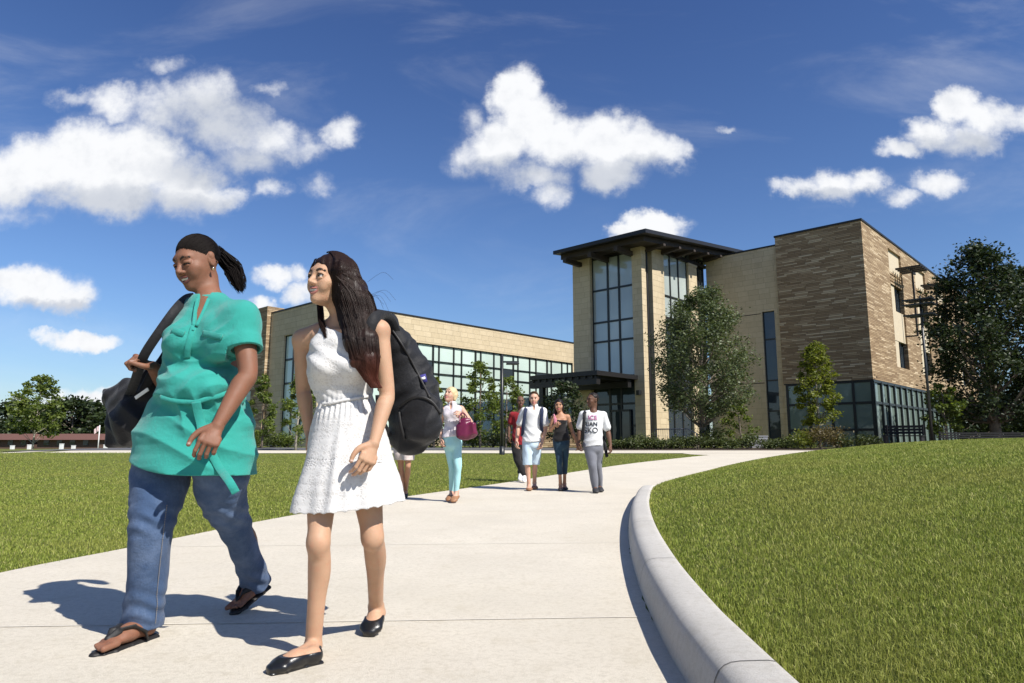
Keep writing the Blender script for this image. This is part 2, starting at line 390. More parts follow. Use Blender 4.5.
def m_grass(name):
    m = bpy.data.materials.new(name); m.use_nodes = True; t = m.node_tree; N = NT(t); t.nodes.clear()
    tc = N.n('ShaderNodeTexCoord').outputs['Object']; rp = N.n('ShaderNodeNewGeometry').outputs['Random Per Island']
    c = N.ramp(rp, (0.0, (0.130, 0.180, 0.025)), (0.5, (0.255, 0.310, 0.048)), (0.86, (0.365, 0.390, 0.085)), (1.0, (0.46, 0.42, 0.18)))
    c = N.mix(N.step(N.noise(tc, 0.55, 5, 0.65), 0.42, 0.68, 0, 0.7), c, (0.34, 0.335, 0.080, 1))
    c = N.mix(N.step(N.noise(tc, 2.2, 4, 0.6), 0.5, 0.8, 0, 0.5), c, (0.115, 0.175, 0.026, 1))
    d = N.n('ShaderNodeBsdfPrincipled'); N.put(d.inputs['Base Color'], c); d.inputs['Roughness'].default_value = 0.55; d.inputs['Specular IOR Level'].default_value = 0.25
    tl = N.n('ShaderNodeBsdfTranslucent'); N.put(tl.inputs[0], c)
    mx = N.n('ShaderNodeMixShader'); mx.inputs[0].default_value = 0.3
    t.links.new(d.outputs[0], mx.inputs[1]); t.links.new(tl.outputs[0], mx.inputs[2])
    o = N.n('ShaderNodeOutputMaterial'); t.links.new(mx.outputs[0], o.inputs[0]); return m
M_GRASS = m_grass('grass_blades')
NB = 1250000
by = np.exp(rng.uniform(np.log(1.5), np.log(46), NB)); bx = rng.uniform(-1.05, 1.3, NB) * by
inm = in_mound(bx, by); dd = dcurve(bx, by)
leftl = (bx < xl(np.minimum(by, 28.5)) + rng.normal(0, .02, NB)) & (by < 31.5) & ~((by > 30.2 - 0 * bx) & (bx > -14) ) & ~((bx > 6.9) & (by > 28.6)) | ((bx < -25) & (by > 31.5))
keep = (inm & (dd > 0.215)) | (leftl & ~inm)
bx, by = bx[keep], by[keep]; bz = ground_z(bx, by)
sc = np.clip(by / 3.0, 0.75, 7.0)
tri_mesh_blades('grass', bx, by, bz, (0.020 + 0.003 * np.minimum(sc, 3)) * rng.uniform(0.45, 1.3, len(bx)), 0.0028 * sc ** 0.85 * rng.uniform(0.7, 1.3, len(bx)), M_GRASS, 0.85, kind='stuff')

# ------------------------------------------------------------------ building
ROT = math.atan2(-.684, .729); T0 = P(650, 446, 45)
cR, sR = math.cos(ROT), math.sin(ROT)
def bw(x, y, z=0.0):        # building metres -> world
    return np.array((T0[0] + x * cR - y * sR, T0[1] + x * sR + y * cR, z))
BLD = empty('college_building', (T0[0], T0[1], 0.0), ROT, label='tan and brown stone college building with a glass entrance tower and a glazed wing', cat='building')

def m_blocks(name, stops, w, h, mortar=0.012, bump=0.01, grain=0.25, shift=0.5):
    """coursed stone: every block takes its own tone; coordinates in metres on any upright wall of the building"""
    m = bpy.data.materials.new(name); m.use_nodes = True; t = m.node_tree; N = NT(t); b = t.nodes['Principled BSDF']
    tc = N.n('ShaderNodeTexCoord').outputs['Object']; s = N.n('ShaderNodeSeparateXYZ'); t.links.new(tc, s.inputs[0])
    u = N.math('ADD', s.outputs[0], s.outputs[1]); v = N.math('DIVIDE', s.outputs[2], h)
    row = N.math('FLOOR', v)
    wn0 = N.n('ShaderNodeTexWhiteNoise', noise_dimensions='1D'); t.links.new(row, wn0.inputs['W'])
    u2 = N.math('ADD', N.math('DIVIDE', u, w), N.math('MULTIPLY', wn0.outputs['Value'], 7.3))
    cell = N.math('FLOOR', u2)
    cv = N.n('ShaderNodeCombineXYZ'); t.links.new(cell, cv.inputs[0]); t.links.new(row, cv.inputs[1])
    wn = N.n('ShaderNodeTexWhiteNoise', noise_dimensions='2D'); t.links.new(cv.outputs[0], wn.inputs['Vector'])
    c = N.ramp(wn.outputs['Value'], *stops)
    fu = N.math('FRACT', u2); fv = N.math('FRACT', v)
    eu = N.math('MULTIPLY', N.math('MINIMUM', fu, N.math('SUBTRACT', 1.0, fu)), w); ev = N.math('MULTIPLY', N.math('MINIMUM', fv, N.math('SUBTRACT', 1.0, fv)), h)
    ed = N.math('MINIMUM', eu, ev); mask = N.step(ed, mortar * 0.3, mortar)
    g = N.noise(tc, 3.0, 6, 0.7); c = N.mix(N.step(g, 0.4, 0.75, 0, grain), c, (0.05, 0.04, 0.03, 1))
    st = N.noise(N.vm('MULTIPLY', tc, (0.5, 0.5, 0.08)), 1.2, 5, 0.65)
    c = N.mix(N.step(st, 0.5, 0.8, 0, 0.25), c, (0.16, 0.13, 0.10, 1))
    k = stops[0][1]
    c = N.mix(mask, (k[0] * .7, k[1] * .7, k[2] * .7, 1), c)
    N.put(b.inputs['Base Color'], c); b.inputs['Roughness'].default_value = 0.85; b.inputs['Specular IOR Level'].default_value = 0.2
    hgt = N.math('ADD', N.math('ADD', mask, N.math('MULTIPLY', wn.outputs['Value'], 0.8)), N.math('MULTIPLY', N.noise(tc, 7, 2, 0.5), 0.25))
    bp = N.n('ShaderNodeBump'); bp.inputs['Distance'].default_value = bump; t.links.new(hgt, bp.inputs['Height']); t.links.new(bp.outputs[0], b.inputs['Normal'])
    return m
M_TAN = m_blocks('tan_block', ((0.0, (0.52, 0.425, 0.28)), (1.0, (0.58, 0.48, 0.325))), 0.8, 0.4, 0.012, 0.008, 0.12)
M_BRICK = m_blocks('ledge_stone', ((0.0, (0.25, 0.170, 0.100)), (0.4, (0.32, 0.225, 0.133)), (0.72, (0.395, 0.288, 0.175)), (0.9, (0.51, 0.39, 0.245)), (1.0, (0.60, 0.475, 0.32))), 0.95, 0.11, 0.012, 0.02, 0.10)
M_PANEL = mat('cast_panel', (0.54, 0.46, 0.33), 0.8, var=0.08)
M_BRONZE = mat('dark_bronze_metal', (0.012, 0.011, 0.011), 0.5, 0.5, var=0.1)
M_MULL = mat('black_mullion', (0.016, 0.018, 0.019), 0.4, 0.5, var=0)
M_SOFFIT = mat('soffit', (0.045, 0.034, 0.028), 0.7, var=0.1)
M_INT = mat('interior_wall', (0.42, 0.40, 0.35), 0.8, var=0.05)
M_SLAB = mat('interior_slab', (0.55, 0.53, 0.48), 0.8, var=0.05)
def m_pane(name, tint, see=0.5, rough=0.03, wav=0.01, ior=1.5):
    m = bpy.data.materials.new(name); m.use_nodes = True; t = m.node_tree; N = NT(t); t.nodes.clear()
    tc = N.n('ShaderNodeTexCoord').outputs['Object']
    b = N.n('ShaderNodeBsdfPrincipled'); b.inputs['Roughness'].default_value = rough; b.inputs['Specular IOR Level'].default_value = 0.9; b.inputs['IOR'].default_value = ior
    N.put(b.inputs['Base Color'], N.ramp(N.noise(tc, 0.25, 2, 0.5), (0.35, tuple(x * .85 for x in tint)), (0.65, tuple(min(1, x * 1.12) for x in tint))))
    bp = N.n('ShaderNodeBump'); bp.inputs['Distance'].default_value = wav; t.links.new(N.noise(tc, 0.6, 2, 0.5), bp.inputs['Height']); t.links.new(bp.outputs[0], b.inputs['Normal'])
    o = N.n('ShaderNodeOutputMaterial')
    if see > 0:
        tr = N.n('ShaderNodeBsdfTransparent'); tr.inputs[0].default_value = (0.72, 0.80, 0.80, 1)
        mx = N.n('ShaderNodeMixShader'); mx.inputs[0].default_value = see
        t.links.new(b.outputs[0], mx.inputs[1]); t.links.new(tr.outputs[0], mx.inputs[2]); t.links.new(mx.outputs[0], o.inputs[0])
    else: t.links.new(b.outputs[0], o.inputs[0])
    return m
M_TGLASS = m_pane('tower_glass', (0.56, 0.62, 0.59), 0.30, ior=1.9)
M_WGLASS = m_pane('pale_wing_glass', (0.52, 0.64, 0.585), 0.0, 0.06, 0.012)
M_DGLASS = m_pane('dark_glass', (0.035, 0.046, 0.056), 0.0, 0.03, 0.01, 1.45)
M_LGLASS = m_pane('green_lobby_glass', (0.16, 0.21, 0.185), 0.0, 0.05, 0.012)

def part(name, m, boxes, parent=BLD, bevel=0, **kw):
    mb = MB()
    for b in boxes: mb.box(*b)
    return mb.build(name, m, parent, bevel=bevel, **kw)
def wincA(y, x0, x1, z0, z1, xs, zs, glass, fr=0.07, name='window', proud=0.06):
    g = part(name, glass, [(x0, y, z0, x1, y + 0.03, z1)])
    mb = MB(); e = proud
    for x in [x0] + list(xs) + [x1]: mb.box(x - fr, y - e, z0, x + fr, y - 0.004, z1)
    for z in [z0] + list(zs) + [z1]: mb.box(x0 - fr, y - e * .8, z - fr, x1 + fr, y - 0.006, z + fr)
    mb.build('window_frame', M_MULL, g); return g
def wincB(x, y0, y1, z0, z1, ys, zs, glass, fr=0.07, name='window', proud=0.06, opens=()):
    g = part(name, glass, [(x - 0.03, y0, z0, x, y1, z1)])
    mb = MB(); e = proud
    for y in [y0] + list(ys) + [y1]: mb.box(x + 0.004, y - fr, z0, x + e, y + fr, z1)
    for z in [z0] + list(zs) + [z1]: mb.box(x + 0.006, y0 - fr, z - fr, x + e * .8, y1 + fr, z + fr)
    mb.build('window_frame', M_MULL, g)
    for (a, b, c, d) in opens: part('awning_pane', M_DGLASS, [(x + 0.008, a, c, x + 0.10, b, d)], g)
    return g
Z0 = 0.1
# entrance tower
for b in [(-6.2, 0, Z0, -4.65, 1.3, 13.95), (-1.05, 0, Z0, -0.27, 0.55, 13.95), (-1.0, 1.38, Z0, -0.27, 2.95, 14.25), (-1.0, 6.55, Z0, -0.27, 7.8, 14.05)]:
    p_ = part('pillar', M_TAN, [b]); part('pillar_cap', M_PANEL, [(b[0] - .04, b[1] - .04, b[5], b[3] + .04, b[4] + .04, b[5] + .14)], p_)
wincA(0.35, -4.65, -1.05, 5.3, 13.95, (-3.3, -2.35), (7.85, 9.25, 11.6), M_TGLASS)
wincA(0.35, -4.65, -1.05, 0.5, 5.2, (-3.3, -2.35), (1.9, 3.4), M_DGLASS)
wincB(-0.5, 2.95, 6.55, 9.6, 14.9, (4.1, 5.3), (11.2,), M_TGLASS)
wincB(-0.5, 2.95, 6.55, 0.5, 9.4, (4.1, 5.3), (3.2, 6.2), M_DGLASS)
part('spandrel', M_BRONZE, [(-0.6, 2.95, 9.4, -0.4, 6.55, 9.6)])
wincB(-0.6, 7.8, 9.38, 0.5, 14.9, (8.6,), (4.5, 9.5, 11.5), M_DGLASS)
part('corner_recess', M_BRONZE, [(-1.0, 0.56, Z0, -0.75, 1.37, 14.3)])
mb = MB(); mb.tube([(-0.55, 0.75, Z0), (-0.55, 0.75, 14.3)], 0.08, 8); mb.tube([(-0.55, 1.1, Z0), (-0.55, 1.1, 14.3)], 0.08, 8); mb.build('downpipe', M_BRONZE, BLD)
part('interior_core', M_INT, [(-6.15, 8.9, Z0, -0.65, 9.3, 14.6), (-6.15, 1.31, Z0, -6.0, 8.9, 14.2)])
part('interior_floor', M_SLAB, [(-6.0, 0.7, 5.0, -0.8, 8.9, 5.35)]); part('interior_floor', M_SLAB, [(-6.0, 0.7, 9.1, -0.8, 8.9, 9.45)])
part('interior_partition', M_INT, [(-5.4, 4.0, 5.35, -3.0, 4.2, 9.1), (-4.6, 5.5, 9.45, -1.6, 5.7, 12.4), (-2.6, 3.0, 5.35, -2.3, 3.3, 13.8), (-3.6, 3.0, 9.45, -3.35, 3.3, 13.8)])
[part('balustrade', M_PANEL, [(-5.9, 1.0, z, -1.0, 1.06, z + .95)]) for z in (9.46, 5.36)]
# roof : a shed that rises to the rear
def zroof(y): return 14.45 + (y + 2.2) * 0.108
rf = MB(); xa, xb, ya, yb = -6.25, 1.5, -2.2, 12.9
for i, (x0, x1, y0, y1, dz, th) in enumerate([(xa, xb, ya, yb, 0.0, 0.26)]):
    rf.hexa([(x0, y0, zroof(y0) - th), (x1, y0, zroof(y0) - th), (x1, y1, zroof(y1) - th), (x0, y1, zroof(y1) - th), (x0, y0, zroof(y0)), (x1, y0, zroof(y0)), (x1, y1, zroof(y1)), (x0, y1, zroof(y1))])
ro = rf.build('roof', M_BRONZE, BLD)
sf = MB()
for (x0, x1, y0, y1) in [(-6.1, 0.9, -1.5, 12.3)]:
    sf.hexa([(x0, y0, zroof(y0) - .62), (x1, y0, zroof(y0) - .62), (x1, y1, zroof(y1) - .62), (x0, y1, zroof(y1) - .62), (x0, y0, zroof(y0) - .262), (x1, y0, zroof(y0) - .262), (x1, y1, zroof(y1) - .262), (x0, y1, zroof(y1) - .262)])
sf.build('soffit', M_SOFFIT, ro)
for y in (0.5, 2.6, 4.7, 6.8, 8.9, 11.0):
    r_ = MB(); r_.hexa([(-0.3, y, zroof(y) - .95), (1.2, y, zroof(y) - .78), (1.2, y + .28, zroof(y) - .78), (-0.3, y + .28, zroof(y) - .95), (-0.3, y, zroof(y) - .625), (1.2, y, zroof(y) - .625), (1.2, y + .28, zroof(y) - .625), (-0.3, y + .28, zroof(y) - .625)])
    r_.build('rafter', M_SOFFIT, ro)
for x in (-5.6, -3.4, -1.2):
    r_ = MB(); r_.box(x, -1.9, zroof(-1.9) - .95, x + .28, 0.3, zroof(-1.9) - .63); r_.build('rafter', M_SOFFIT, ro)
part('clerestory_band', M_BRONZE, [(-6.1, 0.2, 13.97, -0.3, 0.9, 14.3), (-0.9, 0.9, 14.25, -0.3, 9.4, 14.5)])
# entrance canopy
cn = part('entrance_canopy', M_BRONZE, [(-6.4, -4.6, 4.95, -0.8, 0.3, 5.24)])
part('canopy_beam', M_BRONZE, [(-6.6, -4.4, 4.40, -1.0, -4.0, 4.948), (-6.6, -0.9, 4.40, -1.0, -0.5, 4.948)], cn)
for x in np.arange(-6.3, -0.9, 0.55): part('canopy_slat', M_BRONZE, [(x, -4.5, 4.78, x + .12, 0.2, 4.947)], cn)
for x in (-5.6,): part('canopy_post', M_BRONZE, [(x - .17, -4.4, 0.1, x + .17, -4.06, 4.398)], cn)
# doors and lobby wall under the canopy
dr = part('entrance_door', M_DGLASS, [(-3.2, 0.25, 0.5, -1.6, 0.30, 2.9)]); part('door_frame', M_MULL, [(-3.25, 0.2, 0.5, -3.13, 0.26, 2.95), (-2.46, 0.2, 0.5, -2.34, 0.26, 2.95), (-1.67, 0.2, 0.5, -1.55, 0.26, 2.95), (-3.25, 0.2, 2.86, -1.55, 0.255, 3.0)], dr)
# wall between tower and stone block
part('wall', M_TAN, [(-0.3, 9.4, Z0, 3.98, 12, 15.0), (4.9, 9.4, Z0, 5.28, 12, 15.0), (3.98, 9.4, 10.25, 4.9, 12, 15.0)])
part('coping', M_BRONZE, [(-0.32, 9.36, 15.0, 5.29, 12.05, 15.12)])
wincA(9.6, 3.98, 4.9, 0.6, 10.25, (), (3.0, 5.2, 8.2), M_DGLASS, 0.05)
[part('wall_reveal', M_SOFFIT, [(-0.3, 9.392, z, 3.9, 9.3995, z + .06)]) for z in (10.1, 5.0)]
for (x, y, z, A) in ((2.6, 9.4, 4.3, 1), (-0.66, 0.0, 3.9, 1), (5.31 - 1.9, 9.4, 4.3, 1)):
    if x > 3: continue
    mb = MB(); mb.box(x - .12, y - .30, z, x + .12, y - .003, z + .32); mb.build('wall_light', M_MULL, BLD, bevel=.02)
# stone block with deep window bays on its right face
XB = 11.17; YB = 9.15; bays = [15.3 + 7.55 * k for k in range(4)]
boxes = [(5.33, YB, 4.85, XB, YB + .6, 15.55)]; y_ = YB + .6
for b in bays:
    boxes += [(XB - .6, y_, 4.85, XB, b, 15.55), (XB - .6, b, 14.95, XB, b + 3.4, 15.55), (XB - .6, b, 4.85, XB, b + 3.4, 6.15)]; y_ = b + 3.4
boxes += [(XB - .6, y_, 4.85, XB, 46, 15.55), (5.33, YB + .6, 4.85, 5.6, 46, 15.5), (5.6, YB + .6, 4.85, XB - .6, 46, 5.1), (5.6, YB + .6, 15.2, XB - .6, 46, 15.5), (5.33, 45.4, 5.1, XB - .6, 46, 15.2)]
part('stone_wall', M_BRICK, boxes)
part('coping', M_BRONZE, [(5.28, YB - .06, 15.55, XB + .06, 46.1, 15.68)])
for b in bays:
    bay = part('bay_panel', M_PANEL, [(XB - .3, b, 13.3, XB - .15, b + 3.4, 14.95), (XB - .3, b, 8.15, XB - .12, b + 3.4, 10.4), (XB - .3, b + .62, 10.4, XB - .15, b + 1.5, 12.3), (XB - .3, b + .62, 6.15, XB - .15, b + 1.5, 8.15)])
    part('stone_louvre', M_BRICK, [(XB - .3, b, 12.32 + k * .25, XB - .05, b + 3.4, 12.32 + k * .25 + .17) for k in range(4)], bay)
    for z0, z1 in ((10.4, 12.3), (6.15, 8.15)):
        wincB(XB - .24, b + .02, b + .62, z0, z1, (), (), M_DGLASS, .05); wincB(XB - .34, b + 1.5, b + 3.38, z0, z1, (b + 2.4,), (), M_DGLASS, .05)
    sh = part('sunshade', M_BRONZE, [(XB + .02, b + 1.5 + k * .6, 13.55, XB + 1.7, b + 1.75 + k * .6, 13.67) for k in range(4)])
    part('sunshade_arm', M_BRONZE, [(XB + .75, b + 1.3, 13.43, XB + .87, b + 3.8, 13.547), (XB + .75, b + 2.9, 8.6, XB + .87, b + 3.02, 13.428), (XB + .0, b + 2.9, 8.6, XB + .747, b + 3.02, 8.7)], sh)
part('coping', M_BRONZE, [(5.38, YB + .02, 4.78, XB - .04, 46, 4.846)])
wincA(YB + .12, 5.55, XB - .12, 0.3, 4.76, (7.0, 8.5, 9.9), (1.6, 3.35), M_LGLASS, 0.08)
wincB(XB - .12, YB + .2, 34, 0.3, 4.76, [YB + 1.9 + 1.55 * k for k in range(15)], (3.35,), M_LGLASS, 0.08, proud=0.14)
part('lobby_core', M_INT, [(5.6, YB + .4, Z0, XB - .4, 34, 4.7)])
part('wall', M_TAN, [(5.33, YB + .1, Z0, 5.52, 12, 4.77)])
# glazed wing
XW = -16.0; YW = -15.0; ZT = 10.2
wb = [(XW - .5, YW + .5, 8.28, XW, 13.5, ZT), (XW - .5, 12.4, Z0, XW, 13.5, 8.28), (XW - .5, YW + .5, Z0, XW, 13.5, 0.95),
      (-22.75, YW, 8.35, XW, YW + .5, ZT), (-22.75, YW, Z0, -20.75, YW + .5, 8.35), (-20.75, YW, Z0, XW, YW + .5, 0.95), (XW - .7, YW, .95, XW, YW + .5, 8.35), (XW - .5, YW + .5, .95, XW, YW + .9, 8.28)]
part('wing_wall', M_TAN, wb)
part('wing_core', M_INT, [(-26.5, YW + 1.2, Z0, XW - .7, 13.2, 9.8)])
part('coping', M_BRONZE, [(-22.8, YW - .05, ZT, XW + .05, 13.5, ZT + .11)])
part('brick_pier', M_BRICK, [(-24.7, YW - .35, Z0, -22.75, YW + 1.0, 10.75)])
part('wing_wall', M_TAN, [(-34, YW + 1.3, 7.2, -24.7, YW + 1.8, 7.7)])
wincA(YW + 1.4, -34, -24.72, 0.6, 7.2, (-32, -30, -28, -26.3), (2.6, 4.9), M_WGLASS, 0.08)
wincA(YW + .2, -20.75, XW - .7, 0.95, 8.35, (-19.6, -18.4, -17.4), (3.4, 4.9, 6.6), M_WGLASS, 0.07)
for k in range(6):
    y0 = -15.05 + 0.95 + 4.56 * k; y1 = y0 + 4.56 - 0.0
    if k == 5: y1 = 12.4
    ys = [y0 + 0.6, y0 + 2.15, y0 + 3.0]
    ys = [y for y in ys if y < y1 - .2]
    op = [(ys[-1] + .08, min(y1, ys[-1] + 1.6) - .1, 6.12, 6.98)] if k in (1, 3, 4) else []
    wincB(XW - .18, y0 + .02, y1 - .02, 0.95, 8.28, ys, (3.4, 4.95, 6.05, 7.0), M_WGLASS, 0.038, opens=op, proud=.14)

# ------------------------------------------------------------------ trees, shrubs, street furniture
def leaf_mesh(C, size, m, name, parent, aspect=0.55, updown=0.5, **kw):
    n = len(C); a = rng.normal(size=(n, 3)); a[:, 2] *= updown; a /= np.linalg.norm(a, axis=1)[:, None]
    r = rng.normal(size=(n, 3)); b = np.cross(a, r); b /= np.linalg.norm(b, axis=1)[:, None] + 1e-9
    s = size * rng.uniform(.6, 1.35, n)[:, None]
    V = np.stack([C - a * s, C + b * s * aspect, C + a * s, C - b * s * aspect], 1)
    return link(mesh_np(name, V.reshape(-1, 3), np.arange(4 * n).reshape(n, 4)), name, parent, [m], False, **kw)
M_BARK = mat('bark', (0.16, 0.13, 0.10), 0.9, bump=0.02, bscale=25, var=0.3); M_PALEBARK = mat('pale_bark', (0.30, 0.27, 0.22), 0.9, bump=0.01, bscale=30, var=0.25)
def tree(name, base, ht, crown, nclump, nleaf, leaf, m, bark=M_BARK, tr=0.14, r0=0.15, up=0.5, spread=0.42, taper=0.35, stretch=1.0, **kw):
    """crown = (z0, z1, radius, shape power): clumps of leaves on limbs of a tapered trunk"""
    t = empty(name, base, rng.uniform(0, 6), **kw); z0, z1, rad, pw = crown
    mb = MB(); lean = rng.normal(0, .02, 2) * ht
    top = np.array((lean[0], lean[1], z0 + (z1 - z0) * .85))
    n = 7; trunk = [np.array((lean[0] * (i / n) ** 1.5 + rng.normal(0, .012) * ht * .3, lean[1] * (i / n) ** 1.5 + rng.normal(0, .012) * ht * .3, top[2] * i / n)) for i in range(n + 1)]; trunk[0] = np.array((0, 0, -.3))
    mb.tube(trunk, [tr * (1 - .88 * i / n) + .012 for i in range(n + 1)], 8)
    Cs = []
    for k in range(nclump):
        f = (k + rng.uniform(0, 1)) / nclump; z = z0 + (z1 - z0) * f
        prof = (math.sin(math.pi * (0.12 + 0.86 * f) ** pw)) ** 0.7
        ang = k * 2.399 + rng.normal(0, .4); rr = rad * prof * (rng.uniform(.35, 1.0) ** .5)
        c = np.array((math.cos(ang) * rr, math.sin(ang) * rr, z)) + np.array((lean[0], lean[1], 0)) * f
        i = min(n, max(1, int((z - (.45 + up * .5) * rr) / top[2] * n))); s = trunk[max(1, i)]
        mid = (s + c) / 2 + np.array((0, 0, -.08 * rr))
        mb.tube([s, mid, c], [tr * .34 * (1 - .6 * f), tr * .2, .012], 5, cap=False)
        cr = rad * spread * rng.uniform(.6, 1.25) * (0.55 + .45 * prof)
        cnt = int(nleaf / nclump * rng.uniform(.6, 1.4))
        nsub = 5
        for q in range(nsub):
            d = rng.normal(size=3); d /= np.linalg.norm(d); sc_ = c + d * cr * rng.uniform(.2, .9) * np.array((1, 1, .75 * stretch))
            pts = sc_ + rng.normal(size=(cnt // nsub, 3)) * cr * .30 * np.array((1, 1, .8 * stretch)); Cs.append(pts)
            mb.tube([c, sc_], [.014, .006], 4, cap=False)
    mb.build('trunk', bark, t, True)
    leaf_mesh(np.concatenate(Cs), leaf, m, 'crown', t)
    return t
M_OLIVE = m_leaf('olive_leaf', (0.042, 0.062, 0.024), (0.130, 0.160, 0.068), 0.25)
M_DARKL = m_leaf('dark_leaf', (0.010, 0.020, 0.007), (0.045, 0.065, 0.020), 0.18)
M_YEL = m_leaf('yellow_green_leaf', (0.085, 0.115, 0.012), (0.21, 0.23, 0.035), 0.4)
M_MID = m_leaf('mid_leaf', (0.060, 0.095, 0.018), (0.17, 0.21, 0.042), 0.38)
M_SHRUB = m_leaf('shrub_leaf', (0.022, 0.036, 0.010), (0.090, 0.110, 0.028), 0.2)
M_RED = m_leaf('reddish_shrub_leaf', (0.07, 0.05, 0.02), (0.15, 0.12, 0.04), 0.25)
def at(px, Y):
    x = (px - 512) / F * Y * 1.0; # close enough on the ground: depth along the axis
    d = ray(px, 441.5); x = d[0] / d[1] * Y
    return (x, Y, float(ground_z(x, Y)))
tree('olive_tree', at(702, 38), 8.6, (1.9, 8.7, 2.45, 0.85), 80, 32000, 0.072, M_OLIVE, M_BARK, 0.15, label='large grey-green leafy tree in front of the glass entrance tower', cat='tree')
tree('young_tree', at(820, 39.5), 5.8, (1.4, 6.0, 1.0, 0.8), 40, 8500, 0.08, M_YEL, M_PALEBARK, 0.07, spread=.45, label='slender yellow-green tree in front of the brown stone block', cat='tree')
tree('shade_tree', at(997, 38), 11, (1.6, 11.2, 2.9, 0.85), 85, 23000, 0.11, M_DARKL, M_BARK, 0.3, label='tall dark tree covering the right end of the stone block', cat='tree')
tree('shade_tree', at(1062, 40), 11, (1.2, 11.0, 3.6, 0.85), 60, 16000, 0.13, M_DARKL, M_BARK, 0.3, label='dark tree cut off by the right edge of the photo', cat='tree')
tree('young_tree', at(947, 37), 3, (0.8, 3.4, 1.0, 0.9), 16, 2200, 0.09, M_MID, M_BARK, 0.06, label='small bushy tree under the tall dark tree beside the lamp post', cat='tree')
gw = 'young trees along the glazed wing'
tree('young_tree', at(262, 37.5), 4, (0.7, 4.0, .75, .8), 22, 3000, 0.08, M_MID, M_BARK, 0.05, label='young tree before the brown stone pier of the wing', cat='tree', group=gw)
tree('young_tree', at(296, 33.9), 4, (1.0, 3.9, .75, .8), 22, 3000, 0.075, M_MID, M_PALEBARK, 0.05, label='young tree with a bare pale stem between the two front women', cat='tree', group=gw)
tree('young_tree', at(480, 38), 5, (0.8, 4.8, 1.1, .8), 26, 3600, 0.08, M_MID, M_BARK, 0.06, label='taller young tree just left of the thin lamp post', cat='tree', group=gw)
tree('young_tree', at(506, 39), 4, (0.8, 4.0, 1.05, .8), 22, 3000, 0.08, M_MID, M_BARK, 0.06, label='lower young tree just right of the thin lamp post', cat='tree', group=gw)
tree('young_tree', at(434, 39), 4, (0.6, 4.0, .8, .8), 18, 2400, 0.08, M_YEL, M_BARK, 0.06, label='bright green young tree between the black backpack and the blonde woman', cat='tree', group=gw)
tree('young_tree', at(566, 38.5), 4, (0.6, 3.6, 1.3, .8), 22, 3200, 0.09, M_DARKL, M_BARK, 0.06, label='dark bushy tree beneath the entrance canopy', cat='tree', group=gw)
tree('young_tree', at(741, 40), 2.6, (0.3, 2.8, .9, .9), 12, 1600, 0.08, M_MID, M_BARK, 0.05, label='small bushy tree beside the trunk of the grey-green tree', cat='tree')
# far left background
tree('young_tree', at(33, 62), 6, (2.0, 6.9, 1.9, .85), 36, 4500, 0.15, M_MID, M_PALEBARK, 0.09, label='lone young tree with a pale stem far off on the left lawn', cat='tree')
gf = 'dark trees along the far side of the lawn'
for px, Y, h, r, lab in [(-30, 118, 7.5, 5.5, 'dark far tree cut off by the left edge of the photo'), (8, 125, 7.2, 5, 'dark far tree just left of the lone young tree'), (42, 120, 6.2, 4.6, 'low dark far tree directly behind the lone young tree'), (72, 118, 7.6, 4.6, 'dark far tree midway between the lone young tree and the flagpole'), (92, 124, 7.4, 4.2, 'dark far tree right behind the flagpole'), (118, 122, 5.5, 4.5, 'far tree mostly hidden by the black shoulder bag')]:
    tree('shade_tree', at(px, Y), h, (0.6, h + .5, r, .8), 40, 3600, 0.42, M_DARKL, M_BARK, 0.25, label=lab, cat='tree', group=gf)
for px, Y, lab in [(962, 78, 'low dark far tree seen under the tall dark tree, left of its trunk'), (1012, 80, 'low dark far tree seen under the tall dark tree, right of its trunk')]:
    tree('shade_tree', at(px, Y), 5, (0.3, 5.2, 4.2, .8), 40, 5000, 0.3, M_DARKL, M_BARK, 0.2, label=lab, cat='tree')
# low houses on the far side
M_RROOF = mat('red_brown_roof', (0.13, 0.06, 0.045), 0.85, var=.2); M_HWALL = mat('brown_wall', (0.10, 0.06, 0.045), 0.9, var=.2); M_WHITE = mat('white_paint', (0.72, 0.72, 0.70), 0.5, var=.04)
for (x0, x1, lab) in [(-96, -74, 'long low red-roofed house behind the lone young tree'), (-72.5, -63, 'small low red-roofed house behind the flagpole')]:
    y0 = 105; z = float(base_z(x0, y0)); hs = empty('low_house', ((x0 + x1) / 2, y0, z), 0, label=lab, cat='house', group='low houses beyond the lawn'); w = (x1 - x0) / 2
    mb = MB(); mb.box(-w, 0, -.5, w, 7, 1.35); mb.build('wall', M_HWALL, hs)
    mb = MB(); mb.hexa([(-w - .5, -.7, 1.35), (w + .5, -.7, 1.35), (w + .5, 7.7, 1.35), (-w - .5, 7.7, 1.35), (-w + 1.2, 3.3, 2.3), (w - 1.2, 3.3, 2.3), (w - 1.2, 3.7, 2.3), (-w + 1.2, 3.7, 2.3)]); mb.build('roof', M_RROOF, hs)
    for k in range(int(w)):
        x = -w + 1 + 2 * k; mb = MB(); mb.box(x, -.06, .5, x + .8, -.005, 1.3); wo_ = mb.build('window', M_DGLASS, hs)
for k, (px, lab) in enumerate([(13, 'pale box at the left end of the far lawn edge'), (30, 'pale box by the stem of the lone young tree'), (62, 'pale box midway along the far lawn edge'), (74, 'pale box left of the flagpole'), (106, 'white box right of the flagpole')]):
    b = at(px, 98); mb = MB(); mb.box(-.22, -.2, -.1, .22, .2, .5 + .12 * (k % 3)); mb.box(-.25, -.23, .5 + .12 * (k % 3), .25, .23, .56 + .12 * (k % 3))
    mb.build('utility_box', M_WHITE, None, bevel=.03, loc=b, label=lab, cat='box', group='pale boxes along the far lawn edge')
fp = empty('flagpole', at(98.5, 80), 0, label='thin flagpole with a small pale flag far off on the left', cat='flagpole')
